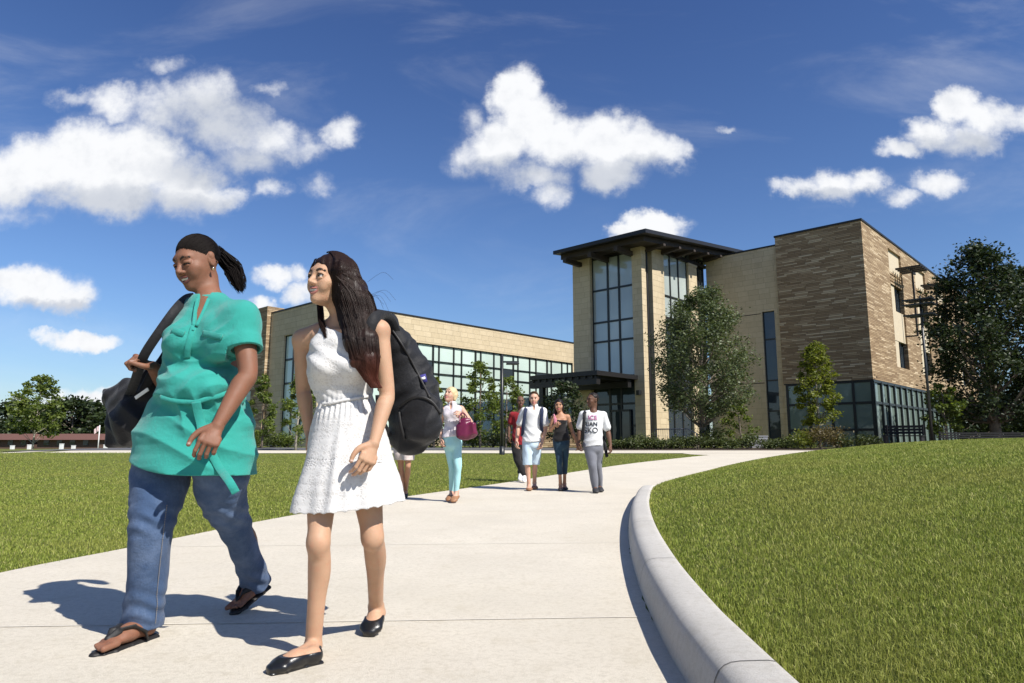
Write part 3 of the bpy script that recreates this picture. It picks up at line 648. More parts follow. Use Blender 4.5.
mb = MB(); mb.tube([(0, 0, -.2), (0, 0, 3.0)], [.07, .05], 8); mb.build('pole', M_WHITE, fp, True)
M_FLAG = mat('flag_cloth', (0.55, 0.42, 0.42), 0.8, var=.3, vscale=3)
V = []; nf = 9
for j in range(6):
    for i in range(nf): V.append((-.05 - 0.55 * i / (nf - 1) * 1.0, .06 * math.sin(i * 1.3 + j * .4), 2.95 - .13 * j - .42 * (i / (nf - 1)) ** 1.3))
Iq = np.arange(6 * nf).reshape(6, nf)
fl = link(mesh_np('flag', V, np.stack([Iq[:-1, :-1], Iq[:-1, 1:], Iq[1:, 1:], Iq[1:, :-1]], -1).reshape(-1, 4)), 'flag', fp, [M_FLAG]); so_ = fl.modifiers.new('thick', 'SOLIDIFY'); so_.thickness = .01
# lamp posts
def lamp(base, ht, lab, arms, rz, cat='lamp post'):
    t = empty('lamp_post', base, rz, label=lab, cat=cat)
    mb = MB(); mb.tube([(0, 0, -.3), (0, 0, ht)], [.075, .055], 10); mb.tube([(0, 0, -.3), (0, 0, .35)], [.13, .11], 10); mb.build('pole', M_MULL, t, True)
    for (z, L, n_) in arms:
        mb = MB(); mb.box(.0, -.05, z - .05, L, .05, z + .02); mb.build('arm', M_MULL, t)
        mb = MB(); mb.hexa([(L * .25, -.17, z - .13), (L * 1.0, -.17, z - .13), (L * 1.0, .17, z - .13), (L * .25, .17, z - .13), (L * .25, -.17, z - .055), (L * 1.0, -.17, z - .055), (L * 1.0, .17, z - .055), (L * .25, .17, z - .055)])
        mb.build('lamp_head', M_MULL, t, bevel=.02)
    return t
b = at(502, 29); lamp(b, 4.25, 'thin dark lamp post with one arm behind the man in the white polo shirt', [(3.95, 0.72, 1)], 0.1)
b = at(932.5, 34.5); LP = lamp(b, 8.3 - b[2], 'tall dark lamp post with stacked fins beside the big dark tree', [], ROT)
for z in (8.05, 7.8, 7.25):
    mb = MB()
    for k in range(3): mb.box(-.75 + .08 * k, -.42 + .34 * k, z - b[2], .62, -.2 + .34 * k, z - b[2] + .07)
    mb.build('fin', M_MULL, LP)
# low wall / bench line at the crest of the lawn
M_GREYM = mat('grey_metal', (0.022, 0.022, 0.024), 0.85, 0.15, var=.1)
p0, p1 = np.array(at(940, 32.6)), np.array(at(1150, 31.5)); L = np.linalg.norm((p1 - p0)[:2]); zz = 1.02
fw = empty('low_fence', (p0[0], p0[1], zz), math.atan2(p1[1] - p0[1], p1[0] - p0[0]), label='low dark slatted fence along the crest of the right lawn under the big tree', cat='fence')
mb = MB()
for k in range(3): mb.box(0, -.03, -.02 + .1 * k, L, .03, .05 + .1 * k)
mb.build('rail', M_GREYM, fw)
for x in np.arange(0.05, L, 1.6):
    mb = MB(); mb.box(x - .04, .035, -.8, x + .04, .1, .3); mb.build('post', M_GREYM, fw)
p0 = np.array(at(904, 34)); bn = empty('bench', (p0[0], p0[1], 0.72), ROT, label='dark slatted bench before the lobby glass left of the lamp post', cat='bench')
mb = MB(); [mb.box(-.9, -.3 + .15 * k, .38, .9, -.18 + .15 * k, .43) for k in range(4)]; mb.build('seat', M_GREYM, bn)
mb = MB(); [mb.box(-.9, .3, .5 + .15 * k, .9, .34, .62 + .15 * k) for k in range(3)]; mb.build('backrest', M_GREYM, bn)
for x in (-.8, .8): mb = MB(); mb.box(x - .04, -.3, -.3, x + .04, .3, .375); mb.box(x - .04, .24, .38, x + .04, .298, .95); mb.build('leg', M_GREYM, bn)
# metal railing by the tower, stone retaining wall, grey cabinet
M_STEEL = mat('steel', (0.32, 0.31, 0.33), 0.4, 0.5, metal=.7, var=.05)
a_, b_ = np.array(at(655, 38.6)), np.array(at(688, 37.6)); Lr = np.linalg.norm((b_ - a_)[:2])
rl = empty('metal_railing', a_, math.atan2(b_[1] - a_[1], b_[0] - a_[0]), label='steel railing with close bars by the corner of the glass tower', cat='railing')
mb = MB(); mb.tube([(0, 0, 1.05), (Lr, 0, 1.05), (Lr + .5, 0, .8), (Lr + .5, 0, .0)], .03, 8); mb.tube([(0, 0, .15), (Lr, 0, .15)], .02, 6); mb.build('handrail', M_STEEL, rl, True)
for x in np.arange(0, Lr + .01, .12):
    mb = MB(); mb.tube([(x, 0, -.1 if abs(x % .96) < .06 else .15), (x, 0, 1.05)], .012, 5); mb.build('baluster', M_STEEL, rl, True)
p0 = at(758, 38.6); cb = MB(); cb.box(-.45, -.3, -.1, .45, .3, .62); cb.box(-.48, -.33, .62, .48, .33, .68); cb.build('utility_cabinet', mat('grey_cabinet', (0.27, 0.27, 0.29), .6, var=.05), None, bevel=.02, loc=p0, label='low grey cabinet among the shrubs under the narrow window', cat='cabinet')
rw = MB(); q0, q1 = np.array(at(520, 41)), np.array(at(604, 41)); Lw = np.linalg.norm((q1 - q0)[:2]); rw.box(0, 0, -.3, Lw, .4, 1.3); rw.box(-.05, -.05, 1.3, Lw + .05, .45, 1.42)
rw.build('stone_garden_wall', M_BRICK, None, loc=q0, bevel=.02, label='low rough stone wall behind the group of students', cat='wall')
# shrubs
def shrub(px, Y, w, h, m, lab, grp):
    b = at(px, Y); t = empty('shrub', b, rng.uniform(0, 6), label=lab, cat='shrub', group=grp); n = int(900 * max(w, .6))
    mb = MB(); Cs = []
    for k in range(9):
        a = rng.uniform(0, 6.28); r = w * .5 * rng.uniform(.1, .95); c = np.array((math.cos(a) * r, math.sin(a) * r * .8, h * rng.uniform(.3, .78))); mb.tube([(0, 0, -.05), c * np.array((.5, .5, .6)), c], [.025, .015, .006], 4, cap=False)
        Cs.append(c + rng.normal(size=(n // 9, 3)) * np.array((w * .16, w * .16, h * .17)))
    C = np.concatenate(Cs); C[:, 2] = np.abs(C[:, 2]); mb.build('stem', M_BARK, t, True); leaf_mesh(C, .055, m, 'foliage', t)
gs = 'shrubs in the bed before the building'
sh = [(612, 36, 'beside the man in the white T-shirt'), (628, 35.6, 'second from the man in the white T-shirt'), (645, 36, 'left of the steel railing'), (662, 35.5, 'under the left half of the steel railing'), (680, 36, 'under the right end of the steel railing'), (697, 35.7, 'at the foot of the grey-green tree'), (715, 36.2, 'just right of the grey-green tree trunk'), (732, 35.8, 'left of the grey cabinet'), (748, 36.4, 'in front of the grey cabinet'), (768, 36.2, 'right of the grey cabinet under the narrow window'), (785, 36.2, 'left of the yellow-green tree'), (838, 36.6, 'right of the yellow-green tree')]
for i, (px, Y, l) in enumerate(sh): shrub(px, Y, 1.35, .5 + .12 * (i % 3), M_SHRUB, 'low green shrub ' + l, gs)
shrub(803, 36.4, 1.7, .95, M_YEL, 'light green shrub left of the yellow-green tree stem', gs); shrub(820, 36.0, 2.0, 1.15, M_RED, 'large reddish shrub at the foot of the yellow-green tree', gs); shrub(712, 37.6, 1.7, 1.2, M_SHRUB, 'tall dark shrub behind the low ones by the tree trunk', gs); shrub(864, 36.6, 1.4, .75, M_SHRUB, 'green shrub where the lawn crest meets the lobby glass', gs)
gh = 'clipped shrubs at the foot of the wing'
for i, (px, l) in enumerate([(250, 'beside the woman in teal'), (272, 'under the brown stone pier'), (288, 'beside the woman in the white dress'), (432, 'left of the blonde woman'), (474, 'right of the maroon handbag'), (492, 'left of the thin lamp post'), (512, 'right of the thin lamp post')]): shrub(px, 40.2, 1.9, .85, M_SHRUB if i % 2 else M_MID, 'green shrub at the foot of the wing ' + l, gh)

# ------------------------------------------------------------------ sculpting: signed-distance fields meshed with surface nets
A3 = lambda p: np.asarray(p, float)
def unit(v): v = A3(v); return v / (np.linalg.norm(v) + 1e-12)
class Field:
    def __init__(s, lo, hi, h):
        s.lo = A3(lo); s.h = h; s.n = np.maximum(((A3(hi) - s.lo) / h).astype(int) + 2, 4)
        s.f = np.full(s.n, 0.08, np.float32); s.raw = np.full(s.n, 0.08, np.float32); s.m = np.zeros(s.n, np.int8)
        s.ax = [(s.lo[i] + h * np.arange(s.n[i])).astype(np.float32) for i in range(3)]
    def blk(s, lo, hi):
        a = np.clip(((A3(lo) - s.lo) / s.h).astype(int), 0, s.n); b = np.clip(((A3(hi) - s.lo) / s.h).astype(int) + 2, 0, s.n)
        if (b <= a).any(): return None
        sl = tuple(slice(i, j) for i, j in zip(a, b))
        return sl, s.ax[0][sl[0]][:, None, None], s.ax[1][sl[1]][None, :, None], s.ax[2][sl[2]][None, None, :]
    def add(s, prim, k=0.02, mat=0, sub=False):
        fn, lo, hi = prim; mg = k + 0.02
        q = s.blk(lo - mg, hi + mg)
        if q is None: return s
        sl, X, Y, Z = q; d = fn(X, Y, Z).astype(np.float32); f = s.f[sl]
        if sub:
            d = -d
            if k > 1e-6:
                h = np.clip(0.5 + 0.5 * (d - f) / k, 0, 1); r = f * (1 - h) + d * h + k * h * (1 - h)
            else: r = np.maximum(f, d)
            s.f[sl] = r; return s
        if k > 1e-6:
            h = np.clip(0.5 + 0.5 * (f - d) / k, 0, 1); r = f * (1 - h) + d * h - k * h * (1 - h)
        else: r = np.minimum(f, d)
        s.f[sl] = r; w = d < (.85 * s.h if mat else 0.1 * s.h); s.m[sl] = np.where(w, mat, s.m[sl]); return s
    def cut(s, fn):          # keep where fn < 0
        X, Y, Z = s.ax[0][:, None, None], s.ax[1][None, :, None], s.ax[2][None, None, :]
        s.f = np.maximum(s.f, fn(X, Y, Z).astype(np.float32)); return s
    def disp(s, fn):
        X, Y, Z = s.ax[0][:, None, None], s.ax[1][None, :, None], s.ax[2][None, None, :]
        s.f = s.f + fn(X, Y, Z).astype(np.float32); return s
    def mesh(s):
        f = s.f; neg = f < 0; c = np.zeros([n - 1 for n in f.shape], np.int8)
        offs = [(i, j, k) for i in (0, 1) for j in (0, 1) for k in (0, 1)]
        nx_, ny_, nz_ = f.shape
        S = lambda o: (slice(o[0], nx_ - 1 + o[0]), slice(o[1], ny_ - 1 + o[1]), slice(o[2], nz_ - 1 + o[2]))
        for o in offs: c += neg[S(o)]
        act = (c > 0) & (c < 8); ijk = np.argwhere(act); ids = np.full(c.shape, -1, np.int32); ids[act] = np.arange(len(ijk))
        vals = {o: f[ijk[:, 0] + o[0], ijk[:, 1] + o[1], ijk[:, 2] + o[2]] for o in offs}
        acc = np.zeros((len(ijk), 3)); cnt = np.zeros(len(ijk))
        for a in offs:
            for ax_ in range(3):
                if a[ax_]: continue
                b = list(a); b[ax_] = 1; b = tuple(b); fa, fb = vals[a], vals[b]; x = (fa < 0) != (fb < 0)
                t = np.where(x, fa / (fa - fb + 1e-12), 0); p = np.repeat(A3(a)[None], len(ijk), 0); p[:, ax_] += t
                acc += p * x[:, None]; cnt += x
        V = s.lo + s.h * (ijk + acc / cnt[:, None])
        Q = []
        for ax_ in range(3):
            o1, o2 = [(1, 2), (2, 0), (0, 1)][ax_]
            n_ = list(f.shape); sa = [slice(None)] * 3; sb = [slice(None)] * 3; sa[ax_] = slice(0, -1); sb[ax_] = slice(1, None)
            ch = neg[tuple(sa)] != neg[tuple(sb)]; e = np.argwhere(ch)
            ok = (e[:, o1] > 0) & (e[:, o2] > 0) & (e[:, o1] < f.shape[o1] - 1) & (e[:, o2] < f.shape[o2] - 1); e = e[ok]
            def cid(d1, d2):
                q = e.copy(); q[:, o1] -= d1; q[:, o2] -= d2; return ids[q[:, 0], q[:, 1], q[:, 2]]
            quad = np.stack([cid(1, 1), cid(0, 1), cid(0, 0), cid(1, 0)], 1)
            fl = neg[e[:, 0], e[:, 1], e[:, 2]]; quad[~fl] = quad[~fl][:, ::-1]; Q.append(quad)
        Q = np.concatenate(Q); Q = Q[(Q >= 0).all(1)]
        mi = s.m[ijk[:, 0], ijk[:, 1], ijk[:, 2]][Q].max(1) if s.m.any() else None
        return V, Q, mi
    def obj(s, name, mats, parent, largest=False, **kw):
        V, Q, mi = s.mesh()
        if largest:
            lab = np.arange(len(V))
            while True:
                q = lab[Q].min(1); new = lab.copy(); np.minimum.at(new, Q.ravel(), np.repeat(q, 4)); new = new[new]
                if (new == lab).all(): break
                lab = new
            b = np.bincount(lab).argmax(); k = lab[Q[:, 0]] == b; ids = np.cumsum(lab == b) - 1; V = V[lab == b]; Q = ids[Q[k]]; mi = None if mi is None else mi[k]
        if parent is not None: V = V - A3(parent.location)
        if not isinstance(mats, (list, tuple)): mats = [mats]
        return link(mesh_np(name, V, Q, mi if len(mats) > 1 else None), name, parent, mats, True, **kw)
def cone(a, b, ra, rb):
    a, b = A3(a), A3(b); v = b - a; L = max(v @ v, 1e-9)
    def fn(X, Y, Z):
        x, y, z = X - a[0], Y - a[1], Z - a[2]; t = np.clip((x * v[0] + y * v[1] + z * v[2]) / L, 0, 1)
        return np.sqrt((x - t * v[0]) ** 2 + (y - t * v[1]) ** 2 + (z - t * v[2]) ** 2) - (ra + t * (rb - ra))
    r = max(ra, rb); return fn, np.minimum(a, b) - r, np.maximum(a, b) + r
def ell(c, r, M=None):
    c, r = A3(c), A3(r); M = np.eye(3) if M is None else M
    def fn(X, Y, Z):
        x, y, z = X - c[0], Y - c[1], Z - c[2]; k0 = 0; k1 = 0
        for i in range(3):
            q = (x * M[0, i] + y * M[1, i] + z * M[2, i]) / r[i]; k0 = k0 + q * q; k1 = k1 + (q / r[i]) ** 2
        k0 = np.sqrt(k0); return k0 * (k0 - 1) / (np.sqrt(k1) + 1e-9)
    R = np.sqrt(((M * r) ** 2).sum(1)); return fn, c - R, c + R
def econe(a, b, ra, rb, w):
    """tapered cylinder with elliptic section: (half width along w, half depth)"""
    a, b = A3(a), A3(b); v = b - a; L = np.linalg.norm(v); z_ = v / L; w = A3(w); w = unit(w - z_ * (w @ z_)); n = np.cross(z_, w)
    def fn(X, Y, Z):
        x, y, z = X - a[0], Y - a[1], Z - a[2]; s_ = x * z_[0] + y * z_[1] + z * z_[2]; t = np.clip(s_ / L, 0, 1); over = s_ - np.clip(s_, 0, L)
        u = x * w[0] + y * w[1] + z * w[2]; q = x * n[0] + y * n[1] + z * n[2]; rx = ra[0] + t * (rb[0] - ra[0]); ry = ra[1] + t * (rb[1] - ra[1]); m_ = np.minimum(rx, ry)
        return (np.sqrt((u / rx) ** 2 + (q / ry) ** 2 + (over / m_) ** 2) - 1) * m_
    r = max(max(ra), max(rb)); return fn, np.minimum(a, b) - r, np.maximum(a, b) + r
def rbox(c, r, M, rad):
    c, r = A3(c), A3(r)
    def fn(X, Y, Z):
        x, y, z = X - c[0], Y - c[1], Z - c[2]; q = [np.abs(x * M[0, i] + y * M[1, i] + z * M[2, i]) - (r[i] - rad) for i in range(3)]
        return np.sqrt(sum(np.maximum(k, 0) ** 2 for k in q)) + np.minimum(np.maximum(q[0], np.maximum(q[1], q[2])), 0) - rad
    R = np.abs(M) @ r; return fn, c - R, c + R
def union(prims):
    fns = [p[0] for p in prims]
    def fn(X, Y, Z):
        d = fns[0](X, Y, Z)
        for f in fns[1:]: d = np.minimum(d, f(X, Y, Z))
        return d
    return fn, np.min([p[1] for p in prims], 0), np.max([p[2] for p in prims], 0)
def chain(Fd, pts, rad, k=0.02, mat=0, sub=False, n=4):
    """a limb: one smooth tapering tube through the points"""
    Q = np.array([[*A3(p), r] for p, r in zip(pts, rad)])
    if len(Q) > 2: Q = smooth_poly(Q, n)
    Fd.add(union([cone(a[:3], b[:3], a[3], b[3]) for a, b in zip(Q[:-1], Q[1:])]), k, mat, sub)
def loft(Fd, lev, w, k=0.02, mat=0, sub=False, n=3):
    """lev: list of (centre, half width, half depth)"""
    Q = np.array([[*A3(c), a, b] for c, a, b in lev])
    if len(Q) > 2: Q = smooth_poly(Q, n)
    Fd.add(union([econe(a[:3], b[:3], a[3:], b[3:], w) for a, b in zip(Q[:-1], Q[1:])]), k, mat, sub)
def waves(X, Y, Z, ks, amp, seed, n=7):
    r = np.random.default_rng(seed); o = 0
    for i in range(n):
        d = r.normal(size=3) * A3(ks); o = o + np.sin(X * d[0] + Y * d[1] + Z * d[2] + r.uniform(0, 6.28))
    return amp * o / math.sqrt(n)
def frame(fwd, roll=0.0):
    f = unit(fwd); l = unit(np.cross((0, 0, 1), f)); u = np.cross(f, l)
    if roll: l, u = l * math.cos(roll) + u * math.sin(roll), u * math.cos(roll) - l * math.sin(roll)
    return np.stack([l, -f, u], 1)      # columns: left, back, up

# body material slots: 0 skin 1 lips 2 teeth 3 brow/dark 4 eye white 5 iris 6 nail
def m_skin(name, c, red):
    m = bpy.data.materials.new(name); m.use_nodes = True; t = m.node_tree; N = NT(t); b = t.nodes['Principled BSDF']
    tc = N.n('ShaderNodeTexCoord').outputs['Object']
    k = N.ramp(N.noise(tc, 9, 4, 0.6), (0.3, tuple(x * .9 for x in c)), (0.7, tuple(min(1, x * 1.07) for x in c)))
    k = N.mix(N.step(N.noise(tc, 30, 5, 0.7), 0.45, 0.75, 0, 0.6), k, (*red, 1))
    N.put(b.inputs['Base Color'], k); N.put(b.inputs['Roughness'], N.step(N.noise(tc, 14, 4, .6), .3, .7, .46, .64)); b.inputs['Specular IOR Level'].default_value = 0.32
    b.inputs['Subsurface Weight'].default_value = 0.12; b.inputs['Subsurface Radius'].default_value = (0.9, 0.35, 0.2); b.inputs['Subsurface Scale'].default_value = 0.008
    bp = N.n('ShaderNodeBump'); bp.inputs['Distance'].default_value = 0.0014; t.links.new(N.noise(tc, 190, 4, .7), bp.inputs['Height']); t.links.new(bp.outputs[0], b.inputs['Normal'])
    return m
M_TEETH = mat('teeth', (0.58, 0.56, 0.51), .3, var=0); M_EYEW = mat('eye_white', (0.50, 0.48, 0.46), .25, var=0); M_IRIS = mat('iris', (0.02, 0.012, 0.008), .15, .6, var=0)
def skinset(tag_, c, lip, brow=(0.030, 0.018, 0.013), nail=None):
    return [m_skin('skin_' + tag_, c, (c[0] * 1.05, c[1] * .84, c[2] * .8)), mat('lips_' + tag_, lip, .4, var=.05), M_TEETH, mat('brow_' + tag_, brow, .7, var=0), M_EYEW, M_IRIS, mat('nail_' + tag_, nail or tuple(min(1, x * 1.25) for x in c), .3, var=0)]
def head(Fd, c, M, s=1.0, smile=1.0, jaw=1.0, detail=True, lids=0.0, closed=False, neckto=None, neckr=0.052):
    c = A3(c); p = lambda x, y, z: c + M @ (A3((x, y, z)) * s)
    E = lambda ce, r, k=.02, m=0, sub=False, R=None: Fd.add(ell(p(*ce), A3(r) * s, M if R is None else M @ R), k * s, m, sub)
    C = lambda pts, rad, k=.008, m=0: chain(Fd, [p(*q) for q in pts], [r * s for r in rad], k * s, m)
    E((0, .016, .028), (.073, .092, .086), .01); E((0, -.028, -.038), (.056 * jaw, .062, .078), .045)
    E((0, -.050, -.088), (.030 * jaw, .032, .026), .03); E((0, -.070, -.102), (.017, .014, .012), .02)
    if neckto is not None:
        a = p(0, .022, -.075); chain(Fd, [a, a * .45 + A3(neckto) * .55, neckto], [neckr * s * .96, neckr * s * .93, neckr * s * 1.12], .028)
    for sx in (-1, 1):
        E((sx * .041, -.056, -.026), (.022, .022, .018), .022)           # cheek bone
        E((sx * .034, -.066, -.048), (.018, .015, .018), .02)            # smiling cheek
        E((sx * .074, .014, -.004), (.007, .018, .031), .008); E((sx * .079, .016, .012), (.006, .013, .014), .006)
    E((0, -.074, .028), (.046, .014, .012), .022)
    if not detail:
        C([(0, -.086, .006), (0, -.103, -.03)], [.008, .011], .012)
        for sx in (-1, 1):
            Fd.add(ell(p(sx * .030, -.096, .002), A3((.016, .012, .009)) * s, M), .012, 0, True); E((sx * .030, -.0850, .000), (.0085, .0050, .0030), .001, 3)
            C([(sx * .016, -.0875, .022), (sx * .042, -.078, .022)], [.0026, .0022], .003, 3)
        C([(-.022, -.084, -.060), (0, -.0935, -.066), (.022, -.084, -.060)], [.0016, .0030, .0016], .002, 1); C([(-.020, -.083, -.071), (0, -.0905, -.0765), (.020, -.083, -.071)], [.003, .0045, .003], .004, 1)
        return p
    C([(0, -.082, .016), (0, -.092, -.004), (0, -.106, -.028)], [.0085, .0080, .0105], .014)
    for sx in (-1, 1):
        E((sx * .0115, -.094, -.034), (.0085, .010, .0075), .007)
        Fd.add(ell(p(sx * .031, -.0975, .001), A3((.018, .016, .0095)) * s, M), .012 * s, 0, True)
        E((sx * .031, -.0765, .000), (.0118, .0124, .0118), .001, 0 if closed else 4)     # eyeball
        if not closed: E((sx * .031 - .0035, -.0872, .0005), (.0074, .0031, .0074), .0003, 5)
        zu = .0040 if closed else .0135 - .004 * lids
        E((sx * .031, -.0775, zu), (.0170, .0140, .0090), .0015); E((sx * .031, -.0765, -.0112), (.0160, .0130, .0068), .0015)      # lids
        E((sx * .0455, -.0715, .0), (.007, .010, .012), .004)
        zl = zu - .0088
        C([(sx * .0165, -.0835, zl - .001), (sx * .026, -.0905, zl + .0012), (sx * .035, -.0905, zl + .0012), (sx * .0475, -.0790, zl - .0015)], [.0006, .0014, .0014, .0007], .0003, 3)   # lashes
        C([(sx * .013, -.0885, .0195), (sx * .030, -.0862, .0265), (sx * .049, -.0725, .0205)], [.0022, .0026, .0012], .0015, 3)
    w = .022 + .009 * smile; up_ = .008 * smile
    Fd.add(ell(p(0, -.094, -.064), A3((w * .95, .014, .007)) * s, M), .006 * s, 0, True)
    E((0, -.0790, -.0625), (w * .74, .0125, .0066), .001, 2)
    C([(-w, -.0765, -.0615 + up_), (-w * .5, -.0900, -.0555), (0, -.0940, -.0545), (w * .5, -.0900, -.0555), (w, -.0765, -.0615 + up_)], [.0018, .0032, .0036, .0032, .0018], .003, 1)
    C([(-w, -.0765, -.0615 + up_), (-w * .5, -.0870, -.0715), (0, -.0905, -.0765), (w * .5, -.0870, -.0715), (w, -.0765, -.0615 + up_)], [.0018, .0036, .0044, .0036, .0018], .003, 1)
    return p
def hand(Fd, wrist, d, nrm, thumb, s=1.0, curl=(20, 25, 20), spread=1.0, k=.004, thumb_curl=0.3, det=True):
    """d: wrist to knuckles; nrm: back of the hand; thumb: towards the thumb side"""
    d = unit(d); nrm = unit(A3(nrm) - d * (A3(nrm) @ d)); tv = np.cross(d, nrm)
    if tv @ A3(thumb) < 0: tv = -tv
    W = A3(wrist); kn = W + d * .088 * s
    Fd.add(econe(W + d * .012 * s, W + d * .080 * s, (.024 * s, .015 * s), (.039 * s, .0135 * s), tv), .012)
    lens = [(.042, .025, .021), (.046, .029, .022), (.042, .027, .021), (.033, .021, .019)]
    for i, L in enumerate(lens):
        off = (1.5 - i) * .0200 * s; base = W + d * (.086 - (.004 if i in (0, 2) else .011 if i == 3 else 0)) * s + tv * off
        dirv_ = unit(d + tv * (1.5 - i) * .055 * spread); p = base - dirv_ * .02 * s; q = base; Fd.add(cone(p, q, .0095 * s, .0094 * s), .006)
        ang = 0; r = .0092
        for j, l in enumerate(L):
            ang += math.radians(curl[j] * (1 + .12 * i)); e = dirv_ * math.cos(ang) - nrm * math.sin(ang); q2 = q + e * l * s
            Fd.add(cone(q, q2, r * s, (r - .0010) * s), .0025 if det else .004); q = q2; r -= .0010
        if det: Fd.add(ell(q + nrm * 0 - e * .002 * s + unit(np.cross(tv, e)) * (-.0045 * s if np.cross(tv, e) @ nrm < 0 else .0045 * s), A3((.0055, .0055, .0035)) * s), .0005, 6)
    b0 = W + d * .018 * s + tv * .018 * s - nrm * .004 * s; b1 = W + d * .045 * s + tv * .048 * s - nrm * .012 * s
    b2 = b1 + unit(d * (1 - .3 * thumb_curl) + tv * (.42 - thumb_curl) - nrm * .25) * .034 * s; b3 = b2 + unit(d - tv * thumb_curl - nrm * .3) * .028 * s
    chain(Fd, [b0, b1, b2, b3], [.0165 * s, .0135 * s, .0105 * s, .0085 * s], .006)
    if det: Fd.add(ell(b3 + nrm * .005 * s, A3((.006, .006, .004)) * s), .0005, 6)
def arm(Fd, sh, el, wr, s=1.0, fat=1.0, k=.02):
    sh, el, wr = A3(sh), A3(el), A3(wr)
    chain(Fd, [sh, sh * .55 + el * .45, el, el * .74 + wr * .26, el * .32 + wr * .68, wr], [.050 * s * fat, .045 * s * fat, .0375 * s * fat, .040 * s * fat, .031 * s * fat, .0235 * s * (fat * .5 + .5)], k)
def leg(Fd, hip, kn, an, back, s=1.0, fat=1.0, k=.03):
    hip, kn, an, back = A3(hip), A3(kn), A3(an), unit(back)
    chain(Fd, [hip, hip * .5 + kn * .5, kn], [.085 * s * fat, .072 * s * fat, .050 * s * fat], k)
    chain(Fd, [kn, kn * .72 + an * .28 + back * .016 * s, kn * .45 + an * .55 + back * .008 * s, an], [.050 * s * fat, .054 * s * fat, .043 * s * fat, .0335 * s], .012)
def foot(Fd, an, heel, toe, s=1.0, k=.02, toes=False, grow=0.0, mat_=0, lift=0.0):
    an, heel, toe = A3(an), A3(heel), A3(toe); d = unit(toe - heel); up = A3((0, 0, 1.)); sd = unit(np.cross(d, up)); up = np.cross(sd, d); L = np.linalg.norm(toe - heel); g = grow
    q = lambda t, h: heel + d * L * t + up * h * s
    Fd.add(cone(an, q(.14, .035), .033 * s + g, .030 * s + g), k, mat_); Fd.add(econe(q(.10, .026), q(.45, .034), (.028 * s + g, .026 * s + g), (.033 * s + g, .032 * s + g), sd), k, mat_)
    Fd.add(econe(an * .6 + q(.4, .04) * .4, q(.6, .03), (.028 * s + g, .03 * s + g), (.036 * s + g, .024 * s + g), sd), k, mat_)
    Fd.add(econe(q(.45, .030), q(.78, .019), (.034 * s + g, .028 * s + g), (.041 * s + g, .017 * s + g), sd), k, mat_)
    if toes:
        for i in range(5):
            o = (i - 2) * .0165 * s * (1 if sd is not None else 1); l = [.96, .97, .94, .91, .87][i] if toes > 0 else [.87, .91, .94, .97, .99][i]; r = [.0125, .009, .009, .0085, .008][i] if toes > 0 else [.008, .0085, .009, .009, .0125][i]
            Fd.add(cone(q(.74, .015) + sd * o, q(l, .011) + sd * o * 1.05, r * s * 1.05, r * s), .004, mat_)
    else: Fd.add(econe(q(.75, .018), q(.93, .013), (.040 * s + g, .017 * s + g), (.026 * s + g, .011 * s + g), sd), k, mat_)
    return q, sd, up
def strands(name, guides, n, m, parent, seed=1, rad=.0016, jit=.004, shell=.55, wav=.003):
    """guides: list of polylines, each a list of (centre, half width, half depth, w axis): hair strands run along one guide"""
    r = np.random.default_rng(seed); Vs = []; Fs = []; o = 0
    for _ in range(n):
        g = guides[r.integers(len(guides))]; th = r.uniform(0, 6.283); q = r.uniform(shell, 1.06); ph = r.uniform(0, 6.28); fr = r.uniform(1, 2.5)
        P0 = np.array([c[0] for c in g]); t_ = np.linspace(r.uniform(0, .15), r.uniform(.82, 1.02), 14) * (len(g) - 1)
        cx = lambda arr: np.stack([np.interp(t_, range(len(g)), arr[:, i]) for i in range(arr.shape[1])], 1)
        Pm = cx(P0); rw = np.interp(t_, range(len(g)), [c[1] for c in g]); rd = np.interp(t_, range(len(g)), [c[2] for c in g]); wa = cx(np.array([A3(c[3]) for c in g]))
        tg = np.gradient(Pm, axis=0); tg /= np.linalg.norm(tg, axis=1)[:, None]; wa = wa - tg * (wa * tg).sum(1)[:, None]; wa /= np.linalg.norm(wa, axis=1)[:, None]; nn = np.cross(tg, wa)
        th2 = th + .35 * np.sin(t_ * .6 + ph)
        Q = Pm + wa * (np.cos(th2) * rw * q)[:, None] + nn * (np.sin(th2) * rd * q)[:, None] + wav * np.sin(t_ * fr + ph)[:, None] * wa + r.normal(0, jit * .3, 3)
        rr = rad * r.uniform(.6, 1.4) * (1 - .75 * np.linspace(0, 1, 14) ** 2.5)
        ring = [Q + (wa * math.cos(a) + nn * math.sin(a)) * rr[:, None] for a in (0, 2.094, 4.189)]
        Vs.append(np.stack(ring, 1).reshape(-1, 3)); i = np.arange(13)[:, None] * 3
        for k in range(3):
            k2 = (k + 1) % 3; Fs.append(np.concatenate([i + k, i + k2, i + 3 + k2, i + 3 + k], 1) + o)
        o += 42
    V = np.concatenate(Vs) - (A3(parent.location) if parent is not None else 0)
    return V, np.concatenate(Fs)
